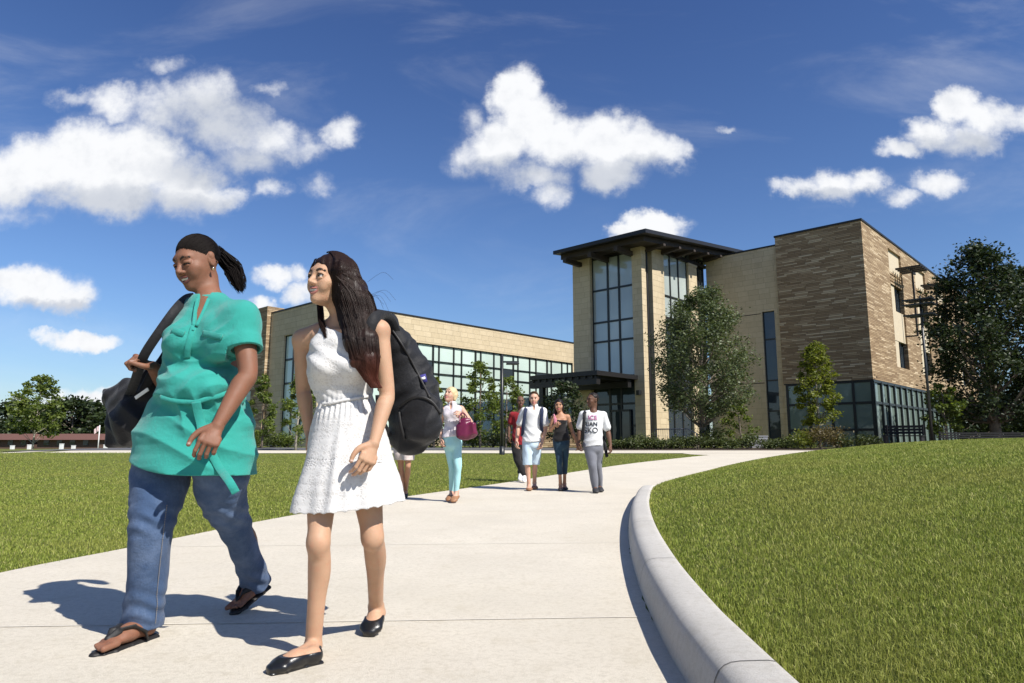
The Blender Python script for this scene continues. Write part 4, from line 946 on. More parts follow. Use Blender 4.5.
def m_hair(name, c1, c2, tip=None, z0=0, z1=1, rough=.42):
    m = bpy.data.materials.new(name); m.use_nodes = True; t = m.node_tree; N = NT(t); b = t.nodes['Principled BSDF']
    rp = N.n('ShaderNodeNewGeometry').outputs['Random Per Island']; tc = N.n('ShaderNodeTexCoord').outputs['Object']
    st = N.noise(N.vm('MULTIPLY', tc, (160, 160, 10)), 1.0, 3, .6)
    c = N.mix(N.math('ADD', N.math('MULTIPLY', rp, .5), N.math('MULTIPLY', st, .6), clamp=True), (*c1, 1), (*c2, 1))
    if tip:
        s = N.n('ShaderNodeSeparateXYZ'); t.links.new(tc, s.inputs[0]); c = N.mix(N.step(s.outputs[2], z1, z0), c, (*tip, 1))
    N.put(b.inputs['Base Color'], c); b.inputs['Roughness'].default_value = rough; b.inputs['Specular IOR Level'].default_value = .2
    bp = N.n('ShaderNodeBump'); bp.inputs['Distance'].default_value = .002; t.links.new(st, bp.inputs['Height']); t.links.new(bp.outputs[0], b.inputs['Normal'])
    return m
def m_cloth(name, c, rough=.85, weave=900, bump=.0006, var=.08, sheen=.2, fold=None):
    m = bpy.data.materials.new(name); m.use_nodes = True; t = m.node_tree; N = NT(t); b = t.nodes['Principled BSDF']; tc = N.n('ShaderNodeTexCoord').outputs['Object']
    k = N.ramp(N.noise(tc, 6, 5, .6), (.3, tuple(x * (1 - var) for x in c)), (.7, tuple(min(1, x * (1 + var)) for x in c)))
    N.put(b.inputs['Base Color'], k); b.inputs['Roughness'].default_value = rough; b.inputs['Specular IOR Level'].default_value = .2; b.inputs['Sheen Weight'].default_value = sheen
    bp = N.n('ShaderNodeBump'); bp.inputs['Distance'].default_value = bump * 4; h = N.math('ADD', N.noise(tc, 45, 5, .65), N.math('MULTIPLY', N.noise(tc, weave, 2, .6), .35))
    t.links.new(h, bp.inputs['Height']); t.links.new(bp.outputs[0], b.inputs['Normal']); return m

def on_skull(c, M, r, dirs):
    d = np.asarray(dirs, float); d = d / np.linalg.norm(d / A3(r), axis=1)[:, None]
    return A3(c) + d @ M.T
def tubes_np(Ls, rads):
    """many thin strands at once: list of n x 3 polylines"""
    Vs = []; Fs = []; o = 0
    for Q, rr in zip(Ls, rads):
        n = len(Q); tg = np.gradient(Q, axis=0); tg /= np.linalg.norm(tg, axis=1)[:, None] + 1e-9; wa = np.cross(tg, (0.3, 1, .2)); wa /= np.linalg.norm(wa, axis=1)[:, None] + 1e-9; nn = np.cross(tg, wa)
        r_ = rr * (1 - .7 * np.linspace(0, 1, n) ** 3)
        Vs.append(np.stack([Q + (wa * math.cos(a) + nn * math.sin(a)) * r_[:, None] for a in (0, 2.094, 4.189)], 1).reshape(-1, 3)); i = np.arange(n - 1)[:, None] * 3
        for k in range(3):
            k2 = (k + 1) % 3; Fs.append(np.concatenate([i + k, i + k2, i + 3 + k2, i + 3 + k], 1) + o)
        o += 3 * n
    return np.concatenate(Vs), np.concatenate(Fs)
def sweep(name, pts, wd, th, m, parent, base=None, face=None, nsub=5, taper=None):
    """a flat band swept along points; its flat side looks towards the viewer's side unless face is given"""
    pts = np.array([A3(p) for p in pts]); b = A3(base) if base is not None else A3((0, 0, 0)); Q = smooth_poly(pts, nsub) if len(pts) > 2 else pts; n = len(Q); tg = np.gradient(Q, axis=0); tg /= np.linalg.norm(tg, axis=1)[:, None]
    rows = []
    for i in range(n):
        f = unit(A3((0, 0, H)) - (Q[i] + b)) if face is None else A3(face); sd = unit(np.cross(tg[i], f)); nr = np.cross(sd, tg[i]); nr = nr if nr @ f > 0 else -nr; w = wd * (1 if taper is None else np.interp(i / (n - 1), np.linspace(0, 1, len(taper)), taper))
        rows.append([Q[i] + sd * x * w + nr * y * th for x, y in ((-1, -.6), (-1, .5), (-.9, 1), (.9, 1), (1, .5), (1, -.6), (.9, -1), (-.9, -1))])
    mb = MB(); V = np.array(rows).reshape(-1, 3); Fc = []
    for i in range(n - 1):
        for k in range(8): k2 = (k + 1) % 8; Fc.append((i * 8 + k, i * 8 + k2, (i + 1) * 8 + k2, (i + 1) * 8 + k))
    Fc += [tuple(range(8))[::-1], tuple((n - 1) * 8 + k for k in range(8))]; mb.add(V, Fc); return mb.build(name, m, parent, True)

def skin_obj(name, Fd, parts, mats, parent, over=.004):
    """one skin: head and hands are meshed finer and meet the body at planes through the neck and the wrists"""
    V, Q, m = Fd.mesh(); m = np.zeros(len(Q), int) if m is None else m; c = V[Q].mean(1); keep = np.ones(len(Q), bool); Vs = [V]; Qs = []; Ms = []; o = len(V)
    for Hd, cut, nrm in parts:
        cut = A3(cut); nrm = unit(nrm); lo, hi = Hd.lo, Hd.lo + Hd.h * (Hd.n - 1)
        keep &= ~(((c - cut) @ nrm > over) & ((c > lo) & (c < hi)).all(1))
        V2_, Q2, m2 = Hd.mesh(); m2 = np.zeros(len(Q2), int) if m2 is None else m2; b = (V2_[Q2].mean(1) - cut) @ nrm > 0
        Vs.append(V2_); Qs.append(Q2[b] + o); Ms.append(m2[b]); o += len(V2_)
    me = mesh_np(name, np.concatenate(Vs) - A3(parent.location), np.concatenate([Q[keep]] + Qs), np.concatenate([m[keep]] + Ms)); ob = link(me, name, parent, mats, True)
    import bmesh; bm = bmesh.new(); bm.from_mesh(me); bmesh.ops.delete(bm, geom=[v for v in bm.verts if not v.link_faces], context='VERTS'); bm.to_mesh(me); bm.free(); return ob
def push_out(Fd, pts, lift=.0008, it=4):
    """lift points that lie inside a field to just above its surface"""
    p = np.array(pts, float); n = Fd.n
    def val(q):
        g = (q - Fd.lo) / Fd.h; g = np.clip(g, 0, n - 1.001); i = g.astype(int); w = g - i; r = 0
        for a in (0, 1):
            for b in (0, 1):
                for c in (0, 1): r = r + Fd.f[i[:, 0] + a, i[:, 1] + b, i[:, 2] + c] * (w[:, 0] if a else 1 - w[:, 0]) * (w[:, 1] if b else 1 - w[:, 1]) * (w[:, 2] if c else 1 - w[:, 2])
        return r
    for _ in range(it):
        f = val(p); e = Fd.h; gr = np.stack([val(p + d) - val(p - d) for d in np.eye(3) * e], 1); gr /= np.linalg.norm(gr, axis=1)[:, None] + 1e-6
        p = p + gr * np.clip(lift - f, 0, .02)[:, None]
    return p
def G(px, py, z=0.0):
    d = ray(px, py); t = (z - H) / d[2]; return np.array((d[0] * t, d[1] * t, z))
def Wd(px, py, Y):                  # metres per pixel there
    p = P(px, py, Y); return (p[1] * cT + (p[2] - H) * sT) / F
def lv(l, r, py, Y, ry):            # a loft level from left and right silhouette pixels
    c = P((l + r) / 2, py, Y); return (c, (r - l) / 2 * Wd((l + r) / 2, py, Y), ry)
M_BLACK = m_cloth('black_nylon', (0.012, 0.012, 0.014), .55, 500, .0008, .15, .1)
M_RUBBER = mat('black_rubber', (0.014, 0.013, 0.013), .55, .4, var=.1, bump=.0008, bscale=200)
M_LEATHER = mat('black_leather', (0.010, 0.010, 0.011), .28, .5, var=.1, bump=.0005, bscale=300)
M_GOLD = mat('earring_metal', (0.75, 0.62, 0.40), .2, .5, metal=1, var=0)

# ================================================================== woman in teal
W1 = empty('person', (float(P(195, 450, 3.2)[0]), 3.25, 0), 0, label='woman in a teal tunic over blue jeans walking with a black shoulder bag', cat='person')
X_ = A3((1, 0, 0)); f1 = unit((-.5, -.87, 0)); w1 = A3((.87, -.5, 0))
SK1 = skinset('dark', (0.215, 0.100, 0.060), (0.16, 0.055, 0.046), brow=(0.018, 0.010, 0.007), nail=(0.30, 0.19, 0.15))
hc1 = P(197, 262, 3.2); hM1 = frame((-.41, -.84, -.36), 0.10)
Yt = 3.2
shR, shL = P(190, 314, 3.30), P(242, 318, 3.09); nb1 = P(210, 301, 3.20)
elL, wrL = P(248, 373, 3.02), P(218, 425, 2.90); elR, wrR = P(168, 384, 3.40), P(153, 367, 3.20)
Fd = Field(A3((-2.2, 2.65, -0.02)), A3((-1.0, 4.05, 1.95)), .0042)
Hd = Field(hc1 - A3((.17, .17, .20)), hc1 + A3((.17, .17, .17)), .0021)
for F_ in (Fd, Hd): head(F_, hc1, hM1, 1.12, smile=1.0, jaw=1.10, closed=True, neckto=nb1, neckr=.050)
loft(Fd, [lv(178, 240, 330, Yt, .11), lv(172, 238, 365, Yt, .12), lv(165, 240, 400, Yt, .13), lv(150, 246, 440, Yt, .15)], X_, .03)
chain(Fd, [shR, nb1 - A3((0, 0, .065)), shL], [.050, .080, .050], .03)
chain(Fd, [nb1 - A3((0, 0, .02)), shL - A3((0, 0, .01))], [.045, .042], .03); chain(Fd, [nb1, P(203, 322, 3.135)], [.050, .062], .03)
arm(Fd, shL, elL, wrL, 1.08, 1.02); arm(Fd, shR, elR, wrR, 1.10, 1.1)
hand(Fd, wrL, P(208, 443, 2.85) - wrL, (.35, -.90, .25), (-1, -.1, .35), 1.10, (34, 40, 28), .25, thumb_curl=-.05)
hand(Fd, wrR, P(138, 358, 3.14) - wrR, (-.15, -.55, .82), (-.2, -1, -.2), 1.08, (62, 78, 50), .6, thumb_curl=.45)
leg(Fd, P(165, 458, 3.22), P(150, 525, 3.12), P(143, 625, 3.19), (.3, .9, 0), 1.08, 1.15); leg(Fd, P(220, 462, 3.2), P(233, 525, 3.38), P(258, 575, 3.71), (.3, .9, .2), 1.08, 1.1)
hF, tF = G(154, 633, .022), G(94, 652, .022); q1 = foot(Fd, P(144, 620, 3.19), hF, tF, 1.06, toes=1)
tR = G(232, 611, .024); hR = P(266, 585, 3.76); q2 = foot(Fd, P(258, 573, 3.72), hR, tR, 1.0, toes=-1)
nk1 = hc1 * .42 + nb1 * .58 - f1 * .01
dL = P(208, 443, 2.85) - wrL; dR = P(138, 358, 3.14) - wrR
def fine_hand(lo, hi, sh, el, wr, args, s_, fat, kw):
    Q_ = Field(A3(lo), A3(hi), .0022); arm(Q_, sh, el, wr, s_, fat); hand(Q_, wr, *args, **kw); return Q_
HL = fine_hand(wrL + dL - .17, wrL + dL + .15, shL, elL, wrL, (dL, (.35, -.90, .25), (-1, -.1, .35), 1.10, (34, 40, 28), .30), 1.08, 1.02, dict(thumb_curl=-.05))
HR = fine_hand(wrR + dR - .14, wrR + dR + .14, shR, elR, wrR, (dR, (-.15, -.55, .82), (-.2, -1, -.2), 1.08, (62, 78, 50), .6), 1.10, 1.1, dict(thumb_curl=.45))
skin_obj('body', Fd, [(Hd, nk1, hc1 - nb1), (HL, wrL + unit(dL) * .004, dL), (HR, wrR + unit(dR) * .004, dR)], SK1, W1)
# hair: slicked back into a pony tail
M_HAIR1 = m_hair('dark_brown_hair', (0.004, 0.003, 0.003), (0.010, 0.007, 0.006), rough=.7); M_HAIR1.node_tree.nodes['Principled BSDF'].inputs['Specular IOR Level'].default_value = .1
Hf = Field(hc1 - .2, hc1 + .2, .004); h1 = lambda x, y, z: hc1 + hM1 @ (A3((x, y, z)) * 1.10)
Hf.add(ell(h1(0, .020, .034), A3((.077, .095, .088)) * 1.10, hM1), .001); Hf.add(ell(h1(0, .06, .035), A3((.055, .058, .055)) * 1.1, hM1), .02)
def hcut(X, Y, Z):           # hairline: from the forehead down behind the ears
    x = (X - hc1[0]) * hM1[0, 1] + (Y - hc1[1]) * hM1[1, 1] + (Z - hc1[2]) * hM1[2, 1]; z = (X - hc1[0]) * hM1[0, 2] + (Y - hc1[1]) * hM1[1, 2] + (Z - hc1[2]) * hM1[2, 2]
    return np.maximum(-(z - .058 * 1.1) - (x + .040) * 1.05, -(z + .055)) 
Hf.cut(hcut); Hf.disp(lambda X, Y, Z: waves(X, Y, Z, (60, 60, 260), .0009, 3))
hair1 = Hf.obj('hair', M_HAIR1, W1)
# combed strands from the hairline back to the tie
r8 = np.random.default_rng(12); Ls = []; root = A3((0, .115, .045)); 
for k in range(1300):
    a = r8.uniform(-1.75, 1.75); st = A3((math.sin(a) * .072, -.070 + .085 * (abs(a) / 1.75) ** 1.6, .075 - .085 * (abs(a) / 1.75) ** 1.5)) + r8.normal(0, .0045, 3)
    t_ = np.linspace(0, 1, 12)[:, None]; d = st * (1 - t_) + root * t_ + A3((0, 0, .075)) * (t_ * (1 - t_)) * 2.0 * max(0, math.cos(a)) + A3((math.sin(a) * .07, 0, 0)) * (t_ * (1 - t_)) * 2.2
    Q = on_skull(h1(0, .020, .034), hM1, A3((.0775, .0955, .0885)) * 1.10 * (1 + r8.uniform(-.004, .012)), d - A3((0, .020, .034))); Ls.append(Q - A3(W1.location))
V, Q = tubes_np(Ls, r8.uniform(.0009, .0017, 1300)); link(mesh_np('combed_hair', V, Q), 'combed_hair', hair1, [M_HAIR1])
pt0 = h1(0, .112, .045); pt = [pt0, pt0 * .45 + P(224, 258, 3.34) * .55, P(232, 268, 3.34), P(238, 281, 3.33), P(242, 291, 3.32)]
g_ = [[(pt[0], .020, .02, (1, 0, 0)), (pt[1], .027, .024, (1, 0, 0)), (pt[2], .040, .03, (1, 0, -.6)), (pt[3], .034, .028, (1, 0, -.5)), (pt[4], .016, .016, (1, 0, -.5))]]
V, Q = strands('ponytail', g_, 420, None, W1, 5, .0026, .012, .1, .006); link(mesh_np('ponytail', V, Q), 'ponytail', hair1, [M_HAIR1]).location = (0, 0, 0)
er = MB(); ep = h1(.083, .004, -.040) - A3(W1.location); er.tube([ep, ep - A3((0, 0, .014))], [.004, .0075], 10); er.build('earring', M_GOLD, W1, True)
# tunic
M_TEAL = m_cloth('teal_cotton', (0.026, 0.285, 0.240), .8, 700, .0009, .06)
Tf = Field(P(118, 500, 3.2) - A3((0, .45, .05)), P(275, 280, 3.2) + A3((0.02, .4, .02)), .0046)
T_L = [lv(190, 240, 318, Yt, .10), lv(176, 240, 330, Yt, .135), lv(168, 239, 345, Yt, .15), lv(166, 237, 360, Yt, .145), lv(160, 240, 382, Yt, .165), lv(157, 243, 400, Yt, .165), lv(146, 250, 420, Yt, .185), lv(138, 254, 440, Yt, .20), lv(134, 255, 460, Yt, .21), lv(133, 256, 490, Yt, .215)]
loft(Tf, T_L, X_, .03)
chain(Tf, [shR, shR * .45 + nb1 * .55 - A3((0, 0, .015)), nb1 - A3((0, 0, .03))], [.070, .075, .085], .03); chain(Tf, [shL, shL * .5 + nb1 * .5 - A3((0, 0, .012)), nb1 - A3((0, 0, .03))], [.062, .068, .082], .03); Tf.add(cone(P(216, 328, 3.09), shL - A3((0, 0, .035)), .07, .058), .06)
Tf.add(ell(P(181, 342, 3.07), (.088, .070, .078), np.stack([w1, -f1, A3((0, 0, 1))], 1)), .06); Tf.add(ell(P(220, 345, 3.05), (.092, .066, .080), np.stack([w1, -f1, A3((0, 0, 1))], 1)), .06)
Tf.add(ell(P(193, 388, 3.07), (.16, .10, .09)), .06)
Tf.add(cone(P(157, 400, 3.2), P(243, 397, 3.16), .02, .02), .02)
se = elL * .58 + shL * .42; Tf.add(cone(shL, se, .068, .076), .06); Tf.add(cone(shL * .22 + se * .78, se, .078, .079), .003)
se2 = elR * .55 + shR * .45; Tf.add(cone(shR, se2, .072, .074), .025)
sd_ = unit(elL - shL); so_ = se
Tf.add(cone(se - sd_ * .0, se + sd_ * .12, .060, .060), .001, 0, True)
# folds: cinched waist, drag lines, bust
bc, bcr = A3(P(195, 400, 3.0)), P(240, 400, 3.0)
def fold(X, Y, Z):
    z0 = bc[2]; dz = Z - z0
    ang = np.arctan2(X - bc[0], -(Y - 3.2)); below = np.clip(-dz / .22, 0, 1)
    cr = lambda t: .55 - np.abs(np.sin(t))          # sharp valleys, round crests
    g1 = .014 * cr(ang * 4.5 + 11 * dz + 1.5 * np.sin(14 * (X - bc[0]))) * np.exp(-(dz + .05) ** 2 / .008)
    g2 = .011 * cr((X - bc[0]) * 15 - dz * 36 + 1.2 * np.sin(X * 19 + Z * 7)) * np.exp(-(dz - .065) ** 2 / .006)
    g3 = .014 * cr((X - bc[0]) * 7.5 + dz * 24 + 1.1 * np.sin(X * 9 + 1 + 5 * dz)) * np.minimum(1, below * 2) * np.exp(-(dz + .17) ** 2 / .03)
    g4 = .008 * (1 - np.exp(-(X - P(198, 315, 3.0)[0]) ** 2 / .003)) * cr((X * .8 - Z * .6) * 42 + np.sin(Z * 21)) * np.exp(-(dz - .30) ** 2 / .012)
    g5 = .009 * cr((X * .3 + Z) * 38 + 1.5 * np.sin(X * 16)) * np.exp(-(dz - .16) ** 2 / .004)
    ms = 1 - sst(X, P(236, 330, 3.05)[0], P(243, 330, 3.05)[0]) * sst(Z, P(240, 372, 3.05)[2], P(240, 362, 3.05)[2])
    return -(g1 + g2 + g3 + g4 + g5) * ms + waves(X, Y, Z, (22, 22, 30), .0022, 11) + waves(X, Y, Z, (70, 40, 95), .0011, 5) * (np.exp(-(dz - .02) ** 2 / .01) + .5)
Tf.disp(fold)
def cuff(X, Y, Z):
    t = (X - se[0]) * sd_[0] + (Y - se[1]) * sd_[1] + (Z - se[2]) * sd_[2]; r2 = (X - se[0] - t * sd_[0]) ** 2 + (Y - se[1] - t * sd_[1]) ** 2 + (Z - se[2] - t * sd_[2]) ** 2
    return np.where((r2 < .0085 ** 2 * 100) & (t < .11), t - .004, -1)
Tf.cut(cuff)
for k in (1, ): Tf.add(cone(nb1 - A3((0, 0, .03)) - f1 * .01, nb1 + A3((0, 0, .08)) + f1 * .02, .060, .066), .004, 0, True)
vn0, vn1 = P(199, 297, 3.08), P(194, 328, 2.97)
Tf.add(econe(P(204.5, 290, 3.125), P(195, 325, 3.035), (.025, .07), (.003, .05), X_), .002, 0, True)
inn = [(c, a - .028, b - .028) for c, a, b in T_L[7:]] ; inn[0] = (inn[0][0], inn[0][1] * .6, inn[0][2] * .6); inn.append((inn[-1][0] - A3((0, 0, .12)), inn[-1][1], inn[-1][2]))
for a, b in zip(inn[1:-1], inn[2:]): Tf.add(econe(a[0], b[0], a[1:], b[1:], X_), .001, 0, True)
hz0, hz1, hx0, hx1 = P(134, 460, 3.15)[2], P(253, 478, 3.15)[2], P(134, 460, 3.15)[0], P(253, 478, 3.15)[0]
Tf.cut(lambda X, Y, Z: (hz0 + (hz1 - hz0) * (1 - (1 - np.clip((X - hx0) / (hx1 - hx0), 0, 1)) ** 1.7) + .012 * np.sin(X * 9)) - Z + 0 * Y)
tun = Tf.obj('tunic', M_TEAL, W1)
TL1 = A3(W1.location)
def surf(ob_V, px, py):      # front-most point of a mesh near a pixel
    d = unit(ray(px, py)); o = A3((0, 0, H)); r = ob_V - o; t = r @ d; e = np.linalg.norm(r - t[:, None] * d, axis=1); i = np.where(e < .009)[0]
    return o + d * (t[i].min() if len(i) else 3.0)
def verts(o): 
    a = np.empty(len(o.data.vertices) * 3, np.float32); o.data.vertices.foreach_get('co', a); return a.reshape(-1, 3) + A3(o.parent.location)
TV = verts(tun)
def ontunic(pts, lift=.004): return [surf(TV, *p) + unit(-A3(ray(*p))) * lift - TL1 for p in pts]
def ribbon(name, pts, wd, m, parent, th=.003, nseg=None, base=None): return sweep(name, pts, wd, th, m, parent, base)
ribbon('belt', ontunic([(160, 397), (175, 401), (190, 402), (197, 402), (206, 399), (219, 396), (232, 390)], .001), .010, M_TEAL, W1, .004, base=TL1)
tie = ontunic([(196, 402), (198, 412), (201, 424), (203, 436), (206, 446)], .006); ribbon('belt_tie', tie, .019, M_TEAL, W1, .003, base=TL1)
tp = [surf(TV, 212, 452) - A3((0, .012, 0)), surf(TV, 221, 468) - A3((0, .016, 0)), P(229, 481, 2.94), P(236, 493, 2.95)]; ribbon('belt_tie', [p - TL1 for p in tp], .017, M_TEAL, W1, .003, base=TL1)
for pts in ([(203, 334), (212, 336), (222, 338)], [(172, 331), (178, 333), (184, 335)]):
    ribbon('pocket_flap', ontunic([(p[0], p[1] - 1) for p in pts], .001), .014, M_TEAL, W1, .004, base=TL1)
ribbon('button_placket', ontunic([(194, 326), (191, 336), (188, 347), (187, 358)], .0008), .013, M_TEAL, W1, .003, base=TL1)
bt = MB()
for p in ontunic([(193, 330)], .006) : bt.tube([p, p + unit(-A3(ray(193, 330))) * .003], .005, 10)
bt.build('button', M_TEAL, W1, True)
# stand collar and the edges of the open neck
def oncol(a, r, dz): return nb1 + (w1 * math.cos(a) * r + f1 * math.sin(a) * r * .92) + A3((0, 0, dz)) - TL1
cp = [oncol(a, .071, .010 + .012 * math.cos(a - 4.71)) for a in np.linspace(1.95, 1.20 + 6.283 - .0, 22)][::-1]
class _c: pass
def ringband(name, pts, h_, th, m, parent):
    mb = MB(); n = len(pts); c = np.mean(pts, 0); rows = []
    for p in pts:
        o = unit((p - c) * A3((1, 1, 0))); rows.append([p - A3((0, 0, h_)) + o * .010, p + A3((0, 0, h_)), p + A3((0, 0, h_)) - o * th, p - A3((0, 0, h_)) - o * th])
    V = np.array(rows).reshape(-1, 3); Fc = [(i * 4 + k, i * 4 + (k + 1) % 4, (i + 1) * 4 + (k + 1) % 4, (i + 1) * 4 + k) for i in range(n - 1) for k in range(4)] + [(0, 1, 2, 3), tuple((n - 1) * 4 + k for k in (3, 2, 1, 0))]
    mb.add(V, Fc); return mb.build(name, m, parent, True)
ringband('collar', cp, .017, .006, M_TEAL, W1)
for e in ([(197.5, 299), (195, 311), (193.5, 326)], [(208.5, 299), (203, 312), (196.5, 326)]): ribbon('neck_edge', ontunic(e, .001), .007, M_TEAL, W1, .0035, base=TL1)
# jeans
def m_denim(name, c, fade):
    m = m_cloth(name, c, .85, 500, .0012, .12, .1); t = m.node_tree; N = NT(t); b = t.nodes['Principled BSDF']; tc = N.n('ShaderNodeTexCoord').outputs['Object']
    k = N.mix(N.step(N.noise(tc, 5, 5, .65), .42, .72, 0, .65), (*c, 1), (*fade, 1)); k = N.mix(N.step(N.noise(N.vm('MULTIPLY', tc, (700, 700, 60)), 1, 2, .6), .4, .7, 0, .3), k, (c[0] * .5, c[1] * .5, c[2] * .55, 1)); t.links.new(k, b.inputs['Base Color']); return m
M_DENIM = m_denim('blue_denim', (0.048, 0.085, 0.165), (0.150, 0.205, 0.315))
Jf = Field(A3((-2.0, 2.8, .0)), A3((-1.05, 4.0, .95)), .005)
jr = [P(168, 440, 3.24), P(163, 465, 3.22), P(157, 495, 3.16), P(152, 525, 3.11), P(149, 565, 3.13), P(144, 605, 3.16), P(141, 633, 3.18), P(140, 645, 3.19)]
chain(Jf, jr, [.13, .130, .117, .096, .084, .085, .091, .093], .02)
jl = [P(220, 440, 3.2), P(222, 465, 3.2), P(222, 495, 3.27), P(235, 525, 3.39), P(246, 555, 3.53), P(254, 578, 3.68), P(258, 590, 3.74)]
chain(Jf, jl, [.13, .130, .108, .078, .069, .073, .075], .02)
kz = jr[3]; 
def jfold(X, Y, Z):
    zk = Z - kz[2]; a = waves(X, Y, Z, (26, 26, 12), .0030, 21); hemz = np.exp(-(Z - .14) ** 2 / .008)
    return a + .0045 * np.sin(Z * 85 + 2.5 * np.sin(X * 24) + Y * 9) * (np.exp(-(zk - .02) ** 2 / .004) + hemz * .9) + .003 * np.sin(Z * 60 + X * 40) * np.exp(-(zk - .22) ** 2 / .01)
Jf.disp(jfold)
Jf.add(cone(jr[6] + A3((0, 0, .05)), jr[7] - A3((0, 0, .03)), .080, .086), .003, 0, True)
n2 = unit(jl[6] - jl[5])
Jf.add(cone(jl[5] + n2 * .0, jl[6] + n2 * .06, .060, .066), .003, 0, True)
pz = P(140, 630, 3.18)[2]; pc = jl[5] + n2 * .045
Jf.cut(lambda X, Y, Z: np.where(X < -1.38, (pz + .015 * np.sin((X + 1.7) * 9)) - Z + 0 * Y, (X - pc[0]) * n2[0] + (Y - pc[1]) * n2[1] + (Z - pc[2]) * n2[2]))
jeans = Jf.obj('jeans', M_DENIM, W1); JV = verts(jeans)
M_STITCH = mat('pale_stitching', (0.30, 0.25, 0.18), .8, var=0); sm_ = MB()
sp = [(165, 505 + 7 * i) for i in range(18)]; sp = [(167 - 13 * (i / 17.0) ** .9 + (1.5 if i > 13 else 0), y) for i, (_, y) in enumerate(sp)]
sv = [surf(JV, *p) + unit(-A3(ray(*p))) * .001 - TL1 for p in sp]
for a, b in zip(sv[:-1], sv[1:]):
    if np.linalg.norm(a - b) < .09:
        for s_ in range(4): sm_.tube([a + (b - a) * (s_ / 4), a + (b - a) * (s_ / 4 + .12)], .0015, 4)
sm_.build('seam_stitching', M_STITCH, jeans)
hm = [P(121 + 38 * i / 12.0, 623 + 5 * math.sin(i / 12.0 * 3.14) , 3.1) for i in range(13)]
# flip-flops
def flipflop(q, sd, up, z_off):
    Sf = Field(np.min([q(0, 0), q(1, 0)], 0) - .12, np.max([q(0, 0), q(1, 0)], 0) + .14, .004); o = up * -.014
    prof_ = [(-.01, .030), (.2, .033), (.45, .033), (.75, .045), (.93, .036), (1.01, .02)]
    for (a, ra), (b, rb) in zip(prof_[:-1], prof_[1:]): Sf.add(econe(q(a, 0) + o, q(b, 0) + o, (ra, .013), (rb, .013), sd), .006)
    s_ = Sf.obj('sandal', M_RUBBER, W1, largest=True)
    Sg = Field(np.min([q(0, 0), q(1, 0)], 0) - .12, np.max([q(0, 0), q(1, 0)], 0) + .16, .004)
    for sg in (-1, 1):
        pts = [q(.80, .030), q(.66, .060) + sd * sg * .020, q(.48, .062) + sd * sg * .040, q(.30, .03) + sd * sg * .046, q(.24, .0) + sd * sg * .040]
        for a, b in zip(pts[:-1], pts[1:]): Sg.add(econe(a, b, (.013, .005), (.016, .005), (b - a)[[1, 2, 0]]), .006)
    Sg.add(cone(q(.80, .034), q(.84, 0), .005, .005), .004); Sg.obj('sandal_strap', M_RUBBER, W1)
flipflop(*q1, 0); flipflop(*q2, 0)
# shoulder bag
BG = empty('shoulder_bag', tuple(P(132, 415, 3.4)), 0, label='black slouchy shoulder bag hanging at the hip of the woman in teal', cat='bag')
Bf = Field(P(92, 465, 3.4) - A3((.05, .25, .05)), P(190, 335, 3.4) + A3((0, .25, 0)), .0045); bM = frame((-.40, -.92, 0), .22)
Bf.add(rbox(P(133, 413, 3.42), (.140, .060, .150), bM, .018), .004); Bf.add(econe(P(150, 376, 3.36), P(140, 405, 3.40), (.05, .05), (.15, .07), X_), .05); Bf.add(ell(P(133, 420, 3.36), (.11, .08, .10)), .04)
Bf.add(cone(P(107, 393, 3.38), P(116, 405, 3.40), .010, .03), .015); Bf.add(econe(P(165, 370, 3.38), P(160, 420, 3.42), (.05, .05), (.07, .06), X_), .05)
Bf.disp(lambda X, Y, Z: -.009 * (.5 - np.abs(np.sin(X * 24 + Z * 15 + 1.5 * np.sin(Z * 13)))) + .004 * np.sin(X * 60 - Z * 34 + 2 * np.sin(Z * 20)) + waves(X, Y, Z, (22, 22, 22), .006, 8)); Bf.obj('bag_body', M_BLACK, BG)
BL = A3(BG.location)
def strap(name, pts, wd, th, parent, m, base, fwd=None): return sweep(name, [A3(p) - base for p in pts], wd, th, m, parent, base, fwd)
strap('strap', [P(193, 297, 3.36), P(186, 299, 3.26), P(176, 309, 3.14), P(160, 331, 3.10), P(146, 352, 3.10), P(140, 366, 3.14), P(134, 384, 3.24), P(128, 398, 3.36)], .021, .006, BG, M_BLACK, BL)
strap('strap', [P(187, 302, 3.36), P(178, 330, 3.34), P(165, 356, 3.30), P(152, 374, 3.28), P(142, 394, 3.33)], .021, .006, BG, M_BLACK, BL)
tg = MB(); a_, b_ = P(135, 398, 3.27) - BL, P(148, 389, 3.25) - BL; dv_ = unit(b_ - a_); uv_ = np.cross(dv_, (0, -1, 0)) * .008
tg.hexa([a_ - uv_, b_ - uv_, b_ - uv_ + A3((0, .006, 0)), a_ - uv_ + A3((0, .006, 0)), a_ + uv_, b_ + uv_, b_ + uv_ + A3((0, .006, 0)), a_ + uv_ + A3((0, .006, 0))]); tg.build('label', M_WHITE, BG)
# ================================================================== woman in the white dress
Y2 = 2.95
W2 = empty('person', (float(P(345, 450, Y2)[0]), Y2, 0), 0, label='laughing woman in a short white lace dress with long dark hair', cat='person')
L2 = A3(W2.location); f2 = unit((-.25, -.97, 0)); w2 = A3((.97, -.25, 0)); M2f = np.stack([w2, -f2, A3((0, 0, 1))], 1)
SK2 = skinset('light', (0.47, 0.285, 0.180), (0.40, 0.155, 0.13), nail=(0.62, 0.42, 0.34))
hc2 = P(330, 280, 2.93); hM2 = frame((-.56, -.83, .02), -.05); nb2 = P(345, 323, 2.97)
shR, shL = P(303, 340, 3.02), P(379, 331, 2.90); elR, wrR = P(303, 388, 3.10), P(309, 431, 3.10); elL, wrL = P(387, 394, 2.90), P(374, 443, 2.80)
Fd = Field(A3((-1.35, 2.5, -0.02)), A3((-.35, 3.6, 1.75)), .0036)
